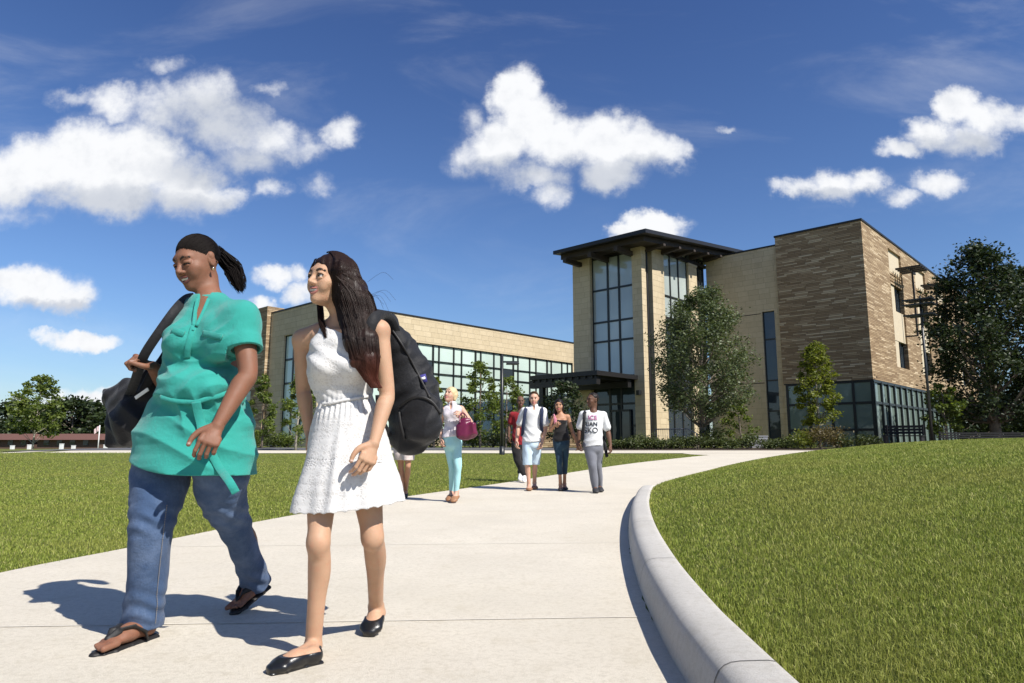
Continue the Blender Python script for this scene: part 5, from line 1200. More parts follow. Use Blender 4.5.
Hd = Field(hc2 - A3((.15, .15, .18)), hc2 + A3((.15, .15, .15)), .0020)
for F_ in (Fd, Hd): head(F_, hc2, hM2, 1.0, smile=1.15, jaw=.94, lids=.75, neckto=nb2, neckr=.046)
tor = [lv(317, 373, 345, Y2 + .02, .085), lv(316, 372, 372, Y2 + .02, .085), lv(321, 371, 402, Y2 + .02, .085), lv(312, 384, 445, Y2 + .02, .11), lv(312, 384, 462, Y2 + .02, .11)]
loft(Fd, tor, X_, .03)
chain(Fd, [shR, nb2 - A3((0, 0, .035)), shL], [.043, .062, .043], .03); chain(Fd, [nb2, shR + A3((0, 0, .005))], [.042, .032], .03); chain(Fd, [nb2, shL + A3((0, 0, .005))], [.042, .032], .03)
Fd.add(ell(P(335, 345, 2.93), (.09, .05, .05)), .04)
for a, b in ((P(338, 331, 2.89), P(315, 335, 2.95)), (P(343, 331, 2.88), P(368, 328, 2.88))): Fd.add(cone(a, b, .008, .008), .025)       # collar bones
arm(Fd, shR, elR, wrR, .95, .90); arm(Fd, shL, elL, wrL, .97, .90)
hand(Fd, wrL, P(366, 464, 2.77) - wrL, (.62, -.75, .1), (-.8, -.6, .1), .96, (22, 32, 26), .3, thumb_curl=.1); hand(Fd, wrR, (.05, .1, -1), (-.9, 0, 0), (0, -1, 0), .92, (20, 30, 25), .4)
hpR, hpL = P(324, 455, 2.97), P(362, 455, 2.99); knR, anR = P(319, 542, 2.84), P(313, 646, 2.93); knL, anL = P(373, 537, 2.96), P(376, 607, 3.30)
bk = (.25, .97, 0)
leg(Fd, hpR, knR, anR, bk, .98, .86); leg(Fd, hpL, knL, anL, bk, .98, .88)
hF, tF = G(319, 661, .012), G(267, 673, .012); hR, tR = P(381, 616, 3.34), G(368, 636, .012)
qa = foot(Fd, anR, hF, tF, .92); qb = foot(Fd, anL, hR, tR, .92)
for a, kn, an in ((0, knR, anR), (1, knL, anL)):
    Fd.add(ell(kn + f2 * .020, (.026, .022, .040), M2f), .045)
    for sx in (-1, 1): Fd.add(ell(an + w2 * sx * .026 + A3((0, 0, .006)), (.011, .013, .013)), .012)
nk2 = hc2 * .40 + nb2 * .60; dL2 = P(366, 464, 2.77) - wrL
HL = fine_hand(wrL + dL2 - .15, wrL + dL2 + .14, shL, elL, wrL, (dL2, (.62, -.75, .1), (-.8, -.6, .1), .96, (22, 32, 26), .3), .97, .90, dict(thumb_curl=.1))
skin_obj('body', Fd, [(Hd, nk2, hc2 - nb2), (HL, wrL + unit(dL2) * .004, dL2)], SK2, W2)
# ballet flats
def flat(q, sd, up, an, heel, toe):
    Sf = Field(np.min([heel, toe], 0) - .1, np.max([heel, toe], 0) + .12, .0036); foot(Sf, an, heel, toe, .92, grow=.006)
    o = up * -.004
    for (a, ra), (b, rb) in zip([(-.03, .026), (.3, .027), (.7, .039), (.96, .030)][:-1], [(.3, .027), (.7, .039), (.96, .030)]): Sf.add(econe(q(a, 0) + o, q(b, 0) + o, (ra, .008), (rb, .008), sd), .004)
    Sf.cut(lambda X, Y, Z: (X - heel[0]) * up[0] + (Y - heel[1]) * up[1] + (Z - heel[2]) * up[2] - .046)
    Sf.add(econe(q(.10, .062), q(.52, .058), (.030, .034), (.026, .028), sd), .008, 0, True); Sf.add(cone(an - up * .038 + (toe - heel) * .02, an + up * .15, .052, .09), .006, 0, True)
    s_ = Sf.obj('shoe', M_LEATHER, W2, largest=True)
    B = MB(); c = q(.74, .040) - L2; B.tube([c - sd * .012 - up * .004, c + up * .003, c + sd * .012 - up * .004], [.004, .0065, .004], 8); B.build('bow', M_LEATHER, s_, True)
flat(*qa, anR, hF, tF); flat(*qb, anL, hR, tR)
# dress
def m_lace(name):
    m = m_cloth(name, (0.68, 0.67, 0.65), .8, 600, .0006, .02, .1); t = m.node_tree; N = NT(t); b = t.nodes['Principled BSDF']; tc = N.n('ShaderNodeTexCoord').outputs['Object']
    vo = N.n('ShaderNodeTexVoronoi', feature='DISTANCE_TO_EDGE'); vo.inputs['Scale'].default_value = 75; t.links.new(N.vm('MULTIPLY_ADD', N.vm('SUBTRACT', N.noise(tc, 30, 2, .5, col=True), (.5, .5, .5)), (.02, .02, .02), tc), vo.inputs['Vector'])
    v2 = N.n('ShaderNodeTexVoronoi', feature='F1'); v2.inputs['Scale'].default_value = 32; t.links.new(tc, v2.inputs['Vector'])
    hol = N.math('MULTIPLY', N.step(vo.outputs[0], .10, .2), N.step(v2.outputs[0], .32, .55))
    k = N.mix(N.math('MULTIPLY', hol, .30), (0.60, 0.59, 0.575, 1), (0.36, 0.33, 0.30, 1)); t.links.new(k, b.inputs['Base Color'])
    bp = N.n('ShaderNodeBump'); bp.inputs['Distance'].default_value = .0008; h = N.math('SUBTRACT', N.noise(tc, 60, 4, .6), N.math('MULTIPLY', hol, .8)); t.links.new(h, bp.inputs['Height']); t.links.new(bp.outputs[0], b.inputs['Normal']); return m
M_LACE = m_lace('white_lace')
Df = Field(P(280, 525, 2.95) - A3((0, .32, .03)), P(418, 318, 2.95) + A3((0, .40, .03)), .0042)
D_L = [lv(315, 374, 343, Y2 + .02, .095), lv(309, 377, 358, Y2 + .015, .110), lv(307, 377, 370, Y2 + .01, .112), lv(313, 374, 386, Y2 + .02, .100), lv(319, 373, 402, Y2 + .02, .095), lv(314, 380, 420, Y2 + .02, .115), lv(308, 387, 440, Y2 + .03, .135), lv(304, 392, 462, Y2 + .03, .155), lv(297, 399, 485, Y2 + .03, .175), lv(290, 405, 512, Y2 + .03, .19), lv(288, 407, 524, Y2 + .03, .195)]
loft(Df, D_L, X_, .02)
chain(Df, [shR * .6 + nb2 * .4 - A3((0, 0, .014)), nb2 - A3((0, 0, .038)), shL * .6 + nb2 * .4 - A3((0, 0, .014))], [.046, .070, .046], .03); Df.add(ell(P(335, 346, 2.93), (.098, .058, .056)), .04)
for px in (324, 352): Df.add(ell(P(px, 366, 2.865), (.052, .045, .050)), .05)
nz = P(337, 338, 2.85)
Df.add(ell(nb2 + A3((-.010, -.045, .022)), (.074, .10, .066)), .008, 0, True)
def armhole(sh, sx): Df.add(cone(sh + A3((sx * .01, 0, .02)), sh + A3((sx * .012, 0, -.085)), .050, .040), .008, 0, True)
armhole(shR, -1); armhole(shL, 1)
wz = P(345, 403, 2.9)[2]; cxx, cyy = P(346, 460, Y2)[0], Y2 + .03
def dfold(X, Y, Z):
    dz = np.clip((wz - Z) / .40, 0, 1); a = np.arctan2(X - cxx, -(Y - cyy)); n = np.sin(a * 6 + 1.3 * np.sin(a * 2.3 + 1) + 1.6 * dz) * .6 + np.sin(a * 13 + 2 * np.sin(a * 3) + 2 + dz) * .3 + np.sin(a * 2.7 + 1 + 2.5 * dz) * .5
    fl = -.013 * n * dz ** 1.1
    wa = .0030 * (.5 - np.abs(np.sin((Z * 1.0 + X * .3) * 95 + np.sin(X * 40)))) * np.exp(-(Z - wz - .03) ** 2 / .0016) + .0035 * np.sin((X * .7 + Z) * 80) * np.exp(-(Z - wz - .20) ** 2 / .003)
    gather = .0035 * np.sin(a * 34) * np.exp(-(Z - wz + .025) ** 2 / .002)
    return fl + wa + gather + waves(X, Y, Z, (30, 30, 25), .0016, 4)
Df.disp(dfold)
inn = [(c, a - .006, b - .006) for c, a, b in D_L[6:]] + [(D_L[-1][0] - A3((0, 0, .1)), D_L[-1][1], D_L[-1][2])]; inn[0] = (inn[0][0], inn[0][1] * .7, inn[0][2] * .7)
Iff = Field(Df.lo, Df.lo + Df.h * (Df.n - 2), Df.h); Iff.n = Df.n
loft(Iff, inn, X_, .01); Iff.f = np.broadcast_to(Iff.f, Iff.f.shape)
if Iff.f.shape == Df.f.shape: Iff.disp(dfold); Df.f = np.maximum(Df.f, -(Iff.f + .002))
h0, h1_ = P(290, 512, 2.95), P(405, 501, 2.98)
Df.cut(lambda X, Y, Z: (h0[2] + (h1_[2] - h0[2]) * np.clip((X - h0[0]) / (h1_[0] - h0[0]), 0, 1) ** 2.2 + .006 * np.abs(np.sin(X * 75)) ) - Z + 0 * Y)
dress = Df.obj('dress', M_LACE, W2); DV = verts(dress)
ribbon('waist_seam', [surf(DV, x, y) + A3((0, -.001, 0)) - L2 for x, y in ((322, 404), (332, 403), (345, 400), (358, 398), (369, 396))], .006, M_LACE, W2, .003, base=L2)
# hair
M_HAIR2 = m_hair('long_dark_hair', (0.010, 0.006, 0.005), (0.026, 0.013, 0.009), (0.10, 0.028, 0.016), P(365, 385, 2.8)[2] - .03, P(365, 340, 2.8)[2])
h2 = lambda x, y, z: hc2 + hM2 @ A3((x, y, z))
Hf = Field(P(295, 400, 2.85) - A3((0, .18, 0)), P(405, 240, 2.95) + A3((0, .24, 0)), .0042)
Hf.add(ell(h2(0, .022, .036), (.082, .099, .090), hM2), .001); Hf.add(ell(h2(.02, .045, .0), (.060, .078, .10), hM2), .03)
gd = [P(343, 274, 2.92), P(351, 296, 2.92), P(357, 318, 2.90), P(361, 340, 2.85), P(365, 360, 2.835), P(370, 378, 2.83)]; ru = [(.073, .085), (.075, .08), (.074, .06), (.068, .040), (.056, .030), (.028, .018)]
for a, b, ra, rb in zip(gd[:-1], gd[1:], ru[:-1], ru[1:]): Hf.add(econe(a, b, A3(ra) * .93, A3(rb) * .93, X_), .03)
gb = [P(356, 290, 3.02), P(366, 325, 3.04), P(372, 350, 3.04)]; chain(Hf, gb[:2], [.055, .035], .03)
Hf.add(ell(h2(-.012, -.100, -.035), (.072, .082, .105), hM2), .012, 0, True)
Hf.disp(lambda X, Y, Z: .0012 * np.sin((X - (1.2 - Z) * .10) * 210 + 1.2 * np.sin(Z * 18)) + .002 * np.sin((X - (1.2 - Z) * .10) * 75 + Y * 40) )
hair2 = Hf.obj('hair', M_HAIR2, W2)
r8 = np.random.default_rng(21); Ls = []; SK_R = A3((.085, .102, .0935)); SK_C = A3((0, .022, .036))
for k in range(2600):       # from the parting over the crown, then down in front of or behind the shoulder
    v = r8.uniform(-.45, .9); q_ = r8.uniform(.80, 1.08) if r8.random() < .8 else r8.uniform(.3, .9); th_ = r8.uniform(0, 6.28); front = r8.random() < .70
    rt = A3((-.012 + r8.normal(0, .004), .022 + v * .085, .12)) - SK_C; ty = A3((.078, .020 + math.sin(th_) * .075 + .01, .012)) - SK_C
    t_ = np.linspace(0, 1, 7)[:, None]; Q = on_skull(h2(*SK_C), hM2, SK_R * (1.0 + r8.uniform(.0, .045)), rt * (1 - t_) + ty * t_ + A3((.035, 0, .03)) * (t_ * (1 - t_)) * 2)
    if front: path = [(c, r) for c, r in zip(gd[1:], ru[1:])] + [(P(376, 388, 2.83), (.022, .012))]
    else: path = [(P(358, 296, 3.0), (.06, .05)), (P(366, 325, 3.02), (.052, .04)), (P(372, 352, 2.98), (.035, .03)), (P(378, 380, 2.90), (.016, .012))]
    sd_s = math.cos(th_) if math.cos(th_) > -.75 else -.75
    T = [c + X_ * sd_s * r[0] * q_ + A3((0, 1, 0)) * math.sin(th_) * r[1] * q_ for c, r in path]; m_ = r8.integers(3, len(T) + 1) if r8.random() < .35 else len(T)
    A = np.array(list(Q) + T[:m_]); A = smooth_poly(A, 2); wv_ = np.linspace(0, 1, len(A)); A = A + .004 * np.sin(wv_ * r8.uniform(4, 10) + r8.uniform(0, 6))[:, None] * X_ * wv_[:, None]; Ls.append(A)
cnt_ = [len(a) for a in Ls]; allp = push_out(Hf, np.concatenate(Ls), .0010); Ls = np.split(allp, np.cumsum(cnt_)[:-1])
V1, Q1 = tubes_np(Ls, r8.uniform(.0009, .0019, len(Ls))); V1 = V1 - L2
gC = [[(h2(-.045, -.035, .088), .012, .02, hM2[:, 1]), (h2(-.076, -.040, .02), .012, .02, hM2[:, 1]), (P(320, 305, 2.99), .012, .014, X_), (P(321, 322, 2.93), .011, .010, X_), (P(326, 338, 2.87), .008, .006, X_)]]
V3, Q3 = strands('s', gC, 260, None, W2, 3, .0014, .003, .1, .003)
Vv = np.concatenate([V1, V3]); Qv = np.concatenate([Q1, Q3 + len(V1)]); link(mesh_np('hair_strands', Vv, Qv), 'hair_strands', hair2, [M_HAIR2])
fly = MB(); r9 = np.random.default_rng(4)
for k in range(6):
    a = P(362 + r9.uniform(-4, 8), 285 + r9.uniform(-10, 30), 2.98) - L2; b = a + A3((r9.uniform(.04, .12), r9.uniform(0, .05), r9.uniform(-.10, .03))); c = (a + b) / 2 + A3((.01, 0, r9.uniform(.02, .06)))
    fly.tube(list(smooth_poly(np.array([a, c, b]), 5)), .0006, 3, cap=False)
fly.build('loose_hair', M_HAIR2, hair2, True)
# backpack
BP = empty('backpack', tuple(P(412, 390, 3.16)), 0, label='large black backpack slung on the shoulder of the woman in white', cat='backpack'); PL = A3(BP.location)
Bf = Field(P(370, 470, 3.1) - A3((0, .26, 0)), P(455, 300, 3.1) + A3((.02, .30, 0)), .0046)
bx_ = unit((.85, -.25, .0)); bl = [(P(387, 326, 3.12), .060, .05), (P(393, 345, 3.13), .085, .085), (P(404, 372, 3.15), .125, .11), (P(412, 400, 3.16), .135, .12), (P(415, 421, 3.15), .128, .112), (P(410, 435, 3.14), .100, .095)]
loft(Bf, bl, bx_, .015)
Bf.add(econe(P(421, 405, 3.06), P(423, 428, 3.05), (.09, .06), (.095, .065), bx_), .025); Bf.add(ell(P(398, 345, 3.08), (.05, .06, .09)), .04)
Bf.disp(lambda X, Y, Z: -.010 * (.5 - np.abs(np.sin(X * 26 - Z * 17 + 1.2 * np.sin(Z * 14)))) + waves(X, Y, Z, (34, 34, 34), .0045, 6) + .003 * np.sin(Z * 70 + X * 20) * np.exp(-(Z - P(410, 440, 3.1)[2]) ** 2 / .004))
pk = Bf.obj('pack_body', M_BLACK, BP); PV = verts(pk)
onp = lambda pts, l=.001: [surf(PV, *p) + unit(-A3(ray(*p))) * l - PL for p in pts]
ribbon('zip', onp([(392, 330), (401, 343), (411, 360), (421, 380), (430, 398)]), .005, M_RUBBER, BP, .004, base=PL)
ribbon('pocket_seam', onp([(398, 408), (408, 400), (420, 397), (432, 402), (441, 414)]), .006, M_RUBBER, BP, .004, base=PL)
ribbon('pocket_seam', onp([(399, 412), (401, 425), (405, 440)]), .005, M_RUBBER, BP, .004, base=PL)
M_PURP = mat('violet_patch', (0.05, 0.045, 0.22), .7, var=0)
ribbon('patch', onp([(422.5, 374.5), (424.5, 382.5)], .002), .014, M_PURP, BP, .003, base=PL); ribbon('patch_mark', onp([(422.8, 377.2), (423.6, 379.6)], .005), .010, M_WHITE, BP, .003, base=PL)
strap('shoulder_strap', [P(396, 352, 3.04), P(396, 335, 3.05), P(391, 322, 3.0), P(384, 316, 2.93), P(375, 318, 2.86), P(369, 332, 2.845), P(368, 350, 2.86)], .024, .008, BP, M_BLACK, PL, None)
strap('shoulder_strap', [P(378, 395, 3.02), P(380, 415, 3.04), P(390, 436, 3.08)], .012, .005, BP, M_BLACK, PL)
hl = MB(); hl.tube(list(smooth_poly(np.array([P(384, 322, 3.12) - PL, P(387, 314, 3.14) - PL, P(393, 320, 3.14) - PL]), 5)), .008, 8); hl.build('haul_loop', M_BLACK, BP, True)
# ================================================================== students walking behind
def bg(label, Y, J, s, skin, headf, top, bottom, shoes, hair, grp='students walking up the path', fat=1.0, h=.0085, face=(0, -1, 0)):
    q = lambda k, dy=0.0: P(J[k][0], J[k][1], Y + (J[k][2] if len(J[k]) > 2 else 0) + dy)
    pel = (q('hipR') + q('hipL')) / 2; t = empty('person', (float(pel[0]), Y, float(base_z(pel[0], Y)) + .006), 0, label=label, cat='person', group=grp)
    f_ = unit(face); back = -f_; M = frame(f_); hM = frame(headf); hc = q('head'); nk = (q('shR') + q('shL')) / 2 + A3((0, 0, .055 * s)); gz = t.location[2]
    pts = np.array([q(k) for k in J]); lo = pts.min(0) - .22; hi = pts.max(0) + .24; lo[2] = gz - .02
    Fd = Field(lo, hi, h); Hd = Field(hc - .17 * s, hc + .16 * s, .0042)
    for F_ in (Fd, Hd): head(F_, hc, hM, s * 1.02, smile=.8, detail=False, neckto=nk, neckr=.05 if fat <= 1 else .056)
    wv = unit(q('shL') - q('shR')); hw = np.linalg.norm(q('shL') - q('shR')) / 2; ch = (q('shR') + q('shL')) / 2
    hp_w = np.linalg.norm(q('hipL') - q('hipR')) / 2 + .075 * s * fat
    lev = lambda g: [(ch - A3((0, 0, .06 * s)), hw * .86 + g, .095 * s * fat + g), (ch * .55 + pel * .45, hw * .74 * top.get('waist', 1) + g, .095 * s * fat + g), (pel + A3((0, 0, .05)), hp_w * .93 + g, .105 * s * fat + g), (pel - A3((0, 0, .03)), hp_w * .95 + g, .105 * s * fat + g)]
    loft(Fd, lev(0), wv, .03); chain(Fd, [q('shR'), nk - A3((0, 0, .05 * s)), q('shL')], [.043 * s * fat, .065 * s, .043 * s * fat], .03)
    if top.get('bust'):
        for sx in (-1, 1): Fd.add(ell(ch * .82 + pel * .18 + wv * sx * hw * .42 + f_ * .07 * s, A3((.055, .05, .052)) * s), .03)
    def sole(k, foot_dir):
        a = q('an' + k); heel = a - foot_dir * .055 * s; heel[2] = max(gz + .012, a[2] - .085 * s); toe = heel + foot_dir * .25 * s; toe[2] = gz + .014; return a, heel, toe
    for k in ('R', 'L'):
        arm(Fd, q('sh' + k), q('el' + k), q('wr' + k), s * .98, fat); dv_ = unit(unit(q('wr' + k) - q('el' + k)) * .8 + A3((0, -.2, -.1))); sx = -1 if k == 'R' else 1
        hand(Fd, q('wr' + k), dv_, wv * sx + A3((0, -.4, 0)), (0, -1, .2), s, (30, 40, 25), .4, k=.004, det=False)
        leg(Fd, q('hip' + k), q('kn' + k), q('an' + k), back, s, fat * (.74 if bottom.get('slim', 1) < 1 else .84)); a, hl_, to_ = sole(k, unit(J.get('dir' + k, face)) if 'dir' + k in J else f_); foot(Fd, a, hl_, to_, s)
    skin_obj('body', Fd, [(Hd, hc * .45 + nk * .55, hc - nk)], skin, t, .008)
    # top
    Tp = Field(lo, hi, h); loft(Tp, lev(.027), wv, .03); chain(Tp, [q('shR'), nk - A3((0, 0, .05 * s)), q('shL')], [.055 * s * fat, .072 * s, .055 * s * fat], .03)
    if top.get('bust'):
        for sx in (-1, 1): Tp.add(ell(ch * .82 + pel * .18 + wv * sx * hw * .42 + f_ * .075 * s, A3((.062, .055, .060)) * s), .03)
    for k in ('R', 'L'):
        if top['sleeve'] > 0:
            e = q('sh' + k) * (1 - top['sleeve']) + q('el' + k) * top['sleeve']; Tp.add(cone(q('sh' + k), e, .058 * s * fat, .066 * s * fat), .02)
        else: Tp.add(cone(q('sh' + k) + wv * (.03 if k == 'L' else -.03) + A3((0, 0, .03)), q('sh' + k) + wv * (.03 if k == 'L' else -.03) - A3((0, 0, .09 * s)), .055 * s, .05 * s), .008, 0, True)
    low = top.get('low', 0); Tp.add(ell(nk + f_ * .045 * s + A3((0, 0, .028 - low * .5)), A3((.070 + low * .35, .085, .055 + low)) * s), .006, 0, True)
    if top.get('vest'): 
        zt_ = ch[2] + .015; Tp.cut(lambda X, Y, Z: Z - (zt_ - top['vest']) + 0 * X + 0 * Y)
    hz = P(512, top['hem'], Y)[2]
    if top.get('collar'): Tp.add(cone(nk - A3((0, 0, .02)), nk + A3((0, 0, .028)), .078 * s, .070 * s), .004); Tp.add(cone(nk - A3((0, 0, .02)), nk + A3((0, 0, .09)), .060 * s, .062 * s), .002, 0, True); Tp.add(ell(nk + f_ * .08 + A3((0, 0, .0)), A3((.018, .04, .06)) * s), .004, 0, True)
    sdx = top.get('seed', 1); Tp.disp(lambda X, Y, Z: -.010 * (.5 - np.abs(np.sin((X * .6 + Z) * 24 + 2 * np.sin(X * 11 + sdx)))) * np.exp(-(Z - hz - .12) ** 2 / .03) + waves(X, Y, Z, (16, 16, 16), .005, 3 + sdx))
    Tp.cut(lambda X, Y, Z: hz - Z + 0 * X + 0 * Y + .01 * np.sin(X * 14)); tp_ = Tp.obj(top['name'], top['m'], t)
    # bottom
    Bt = Field(lo, hi, h); L = bottom['len']; Bt.add(econe(pel + A3((0, 0, .07)), pel - A3((0, 0, .05)), (hp_w * .97, .118 * s * fat), (hp_w, .12 * s * fat), wv), .03)
    for k in ('R', 'L'):
        hp_, kn, an = q('hip' + k), q('kn' + k), q('an' + k); w_ = bottom['w']; g = fat * s
        tk = bottom.get('slim', 1); r_ = [.098 * g * tk, (.080 + w_) * g * tk, (.060 + w_) * g * tk, (.056 + w_ * 1.1) * g * tk, (.044 + w_ * 1.25) * g * tk]; pl = [hp_, hp_ * .5 + kn * .5, kn, kn * .5 + an * .5 + back * .012, an + A3((0, 0, .01))]
        tt = np.linspace(0, 4, 9); pp = [A3([np.interp(x, range(5), [p[i] for p in pl]) for i in range(3)]) for x in tt]; rr = np.interp(tt, range(5), r_)
        n_ = max(2, int(round(L * 8)) + 1); chain(Bt, pp[:n_], rr[:n_], .02)
    Bt.disp(lambda X, Y, Z: waves(X, Y, Z, (22, 22, 16), .0042, 9 + sdx))
    if L < .95: zc = pp[n_ - 1][2] - .012; Bt.cut(lambda X, Y, Z: zc - Z + 0 * X + 0 * Y)
    Bt.obj(bottom['name'], bottom['m'], t)
    for k in ('R', 'L'):
        a, hl_, to_ = sole(k, f_); Sf = Field(np.minimum(hl_, to_) - .12, np.maximum(hl_, to_) + .14, h * .8); foot(Sf, a, hl_, to_, s, grow=.009); 
        top_z = gz + shoes['h']; rz_ = a[2] - .05
        Sf.cut(lambda X, Y, Z: Z - max(top_z, hl_[2] + shoes['h']) + 0 * X + 0 * Y); Sf.obj('shoe', shoes['m'], t, largest=True)
    Hf = Field(hc - .24 * s - A3((0, 0, .12)), hc + .2 * s, h * .7); hh = lambda x, y, z: hc + hM @ (A3((x, y, z)) * s)
    kind = hair['kind']
    g = {'crop': .002, 'short': .008, 'bob': .012, 'long': .010, 'bald': .0}[kind]
    Hf.add(ell(hh(0, .020, .032), A3((.075 + g, .094 + g, .088 + g)) * s, hM), .001)
    if kind == 'short': Hf.add(ell(hh(.0, -.055, .092), A3((.05, .035, .03)) * s, hM), .02)
    if kind in ('bob', 'long'):
        for sx in (-1, 1): Hf.add(cone(hh(sx * .066, .02, .0), hh(sx * (.066 if kind == 'bob' else .075), .03, -.06 if kind == 'bob' else -.15), .03 * s, .022 * s), .02)
        Hf.add(cone(hh(0, .06, .0), hh(0, .06, -.07 if kind == 'bob' else -.20), .065 * s, .04 * s), .03)
        Hf.add(ell(hh(0, -.10, -.035), A3((.058, .085, .10)) * s, hM), .01, 0, True)
    else:
        c0 = .062 if kind != 'bald' else .02
        def hc_(X, Y, Z):
            x = (X - hc[0]) * hM[0, 1] + (Y - hc[1]) * hM[1, 1] + (Z - hc[2]) * hM[2, 1]; z = (X - hc[0]) * hM[0, 2] + (Y - hc[1]) * hM[1, 2] + (Z - hc[2]) * hM[2, 2]
            return np.maximum(-(z - c0 * s) - (x + .03 * s) * 1.2, -(z + .055 * s))
        Hf.cut(hc_)
    Hf.disp(lambda X, Y, Z: waves(X, Y, Z, (70, 70, 70), .0025, 5))
    if kind != 'bald': Hf.obj('hair', hair['m'], t)
    return t, q, hc, hM, tp_
SKD = skinset('brown', (0.13, 0.065, 0.040), (0.16, 0.06, 0.05)); SKT = skinset('tanned', (0.42, 0.225, 0.135), (0.38, 0.11, 0.10)); SKF = skinset('fair', (0.55, 0.33, 0.235), (0.48, 0.18, 0.16))
M_HB = m_hair('near_black_hair', (0.008, 0.006, 0.006), (0.02, 0.014, 0.011)); M_HBR = m_hair('brown_hair', (0.05, 0.028, 0.015), (0.10, 0.06, 0.03)); M_HBL = m_hair('blonde_hair', (0.42, 0.30, 0.15), (0.62, 0.48, 0.28))
C_ = lambda n, c, **k: m_cloth(n, c, **k)
M_TEEW = C_('white_cotton', (0.70, 0.70, 0.70), var=.02); M_LTBLUE = C_('pale_blue_denim', (0.50, 0.62, 0.72)); M_MINT = C_('mint_denim', (0.34, 0.60, 0.62)); M_LILAC = C_('pale_print', (0.58, 0.53, 0.56), var=.25)
M_BLK = C_('black_cotton', (0.014, 0.013, 0.014)); M_NAVYD = m_denim('dark_teal_denim', (0.02, 0.045, 0.075), (0.05, 0.10, 0.14)); M_GREYT = C_('grey_twill', (0.17, 0.175, 0.20)); M_REDC = C_('dark_red_cotton', (0.24, 0.012, 0.018)); M_PATT = C_('pale_patterned_cloth', (0.55, 0.47, 0.44), var=.35)
M_SHOEW = mat('white_shoe', (0.72, 0.72, 0.72), .5, var=.03); M_SHOEB = mat('tan_leather', (0.28, 0.14, 0.07), .5, var=.1); M_SHOED = mat('dark_shoe', (0.03, 0.03, 0.033), .6, var=.1); M_MAROON = mat('maroon_leather', (0.13, 0.010, 0.042), .35, .5, var=.15, bump=.002, bscale=60); M_NAVY = C_('navy_nylon', (0.018, 0.026, 0.06)); M_PINK = C_('pink_cloth', (0.60, 0.22, 0.28))
# blonde woman
J = dict(head=(450.5, 395), shR=(443.5, 410), shL=(461, 409), elR=(440, 425, .05), wrR=(441, 439, -.02), elL=(470.5, 422, -.02), wrL=(462, 415, -.16), hipR=(448, 440), hipL=(456, 440), knR=(452, 467, .05), knL=(458, 467, -.06), anR=(452, 491, .15), anL=(456.5, 492, -.02))
t, q, *_ = bg('blonde woman in mint trousers and a sleeveless pale blouse laughing with her head back', 9.95, J, 1.0, SKF, (-.45, -.80, .30), dict(name='blouse', m=M_LILAC, collar=1, sleeve=0, hem=437, bust=1, waist=.92, seed=2), dict(name='trousers', m=M_MINT, len=1.0, w=-.003, slim=.88), dict(m=M_SHOEB, h=.035), dict(kind='bob', m=M_HBL), face=(-.2, -1, 0))
HB = empty('handbag', tuple(P(466, 428, 9.7)), 0, label='maroon handbag on the arm of the blonde woman', cat='handbag'); hl0 = A3(HB.location)
Bf = Field(hl0 - .28, hl0 + .28, .007); bm = frame((-.25, -.95, 0), .12); Bf.add(econe(P(464.5, 421, 9.72), P(466.5, 435, 9.72), (.09, .045), (.145, .07), X_), .01); Bf.add(rbox(P(466.5, 430, 9.72), (.14, .06, .09), bm, .03), .03); Bf.disp(lambda X, Y, Z: waves(X, Y, Z, (40, 40, 20), .005, 2)); Bf.obj('bag_body', M_MAROON, HB)
for d in (-.02, .03): strap('handle', [P(460, 423, 9.70 + d), P(459.5, 416, 9.74 + d), P(463, 413, 9.76 + d), P(467, 417, 9.74 + d), P(469, 424, 9.70 + d)], .009, .006, HB, M_MAROON, hl0)
# man in the white polo
J = dict(head=(534, 398.5), shR=(524, 411), shL=(543.5, 411), elR=(518.5, 427, .06), wrR=(516.5, 441, .0), elL=(545.5, 428, .02), wrL=(542, 443, -.08), hipR=(528, 441), hipL=(536, 441), knR=(527.5, 464, -.02), knL=(535, 464, .10), anR=(529, 486, .02), anL=(534.5, 483, .35))
tp, qp, *_ = bg('young man in a white polo shirt and pale blue shorts', 12.25, J, 1.05, SKF, (-.1, -1, -.06), dict(name='polo_shirt', m=M_TEEW, collar=1, sleeve=.72, hem=441.5, seed=4), dict(name='shorts', m=M_LTBLUE, len=.5, w=.016), dict(m=M_SHOEB, h=.04), dict(kind='short', m=M_HBR))
def packstraps(px, Y, lab, pairs, m, cat='backpack', body=True, w=.03):
    b = empty('backpack', tuple(P(px[0], px[1], Y + .2)), 0, label=lab, cat=cat); l0 = A3(b.location)
    if body:
        Bf = Field(l0 - .36, l0 + .36, .009); Bf.add(rbox(l0, (.15, .085, .20), frame((0, -1, 0)), .06), .01); Bf.add(rbox(l0 + A3((0, .08, -.07)), (.12, .05, .11), frame((0, -1, 0)), .04), .02); Bf.disp(lambda X, Y, Z: waves(X, Y, Z, (20, 20, 20), .006, 2)); Bf.obj('pack_body', m, b)
    for pts in pairs: strap('shoulder_strap', [P(x, y, Y + dy) for x, y, dy in pts], w, .012, b, m, l0)
    return b
packstraps((533.5, 422), 12.25, 'navy backpack worn on both shoulders by the man in the white polo shirt', [[(528, 412, .12), (526.6, 407.8, .02), (525.4, 411, -.12), (524.4, 418, -.15), (523.0, 427, -.12), (522.4, 436, .0)], [(540, 412, .12), (541.2, 407.8, .02), (542, 411, -.12), (541.5, 418, -.15), (541.4, 425, -.13), (542.0, 433, .0)]], M_NAVY)
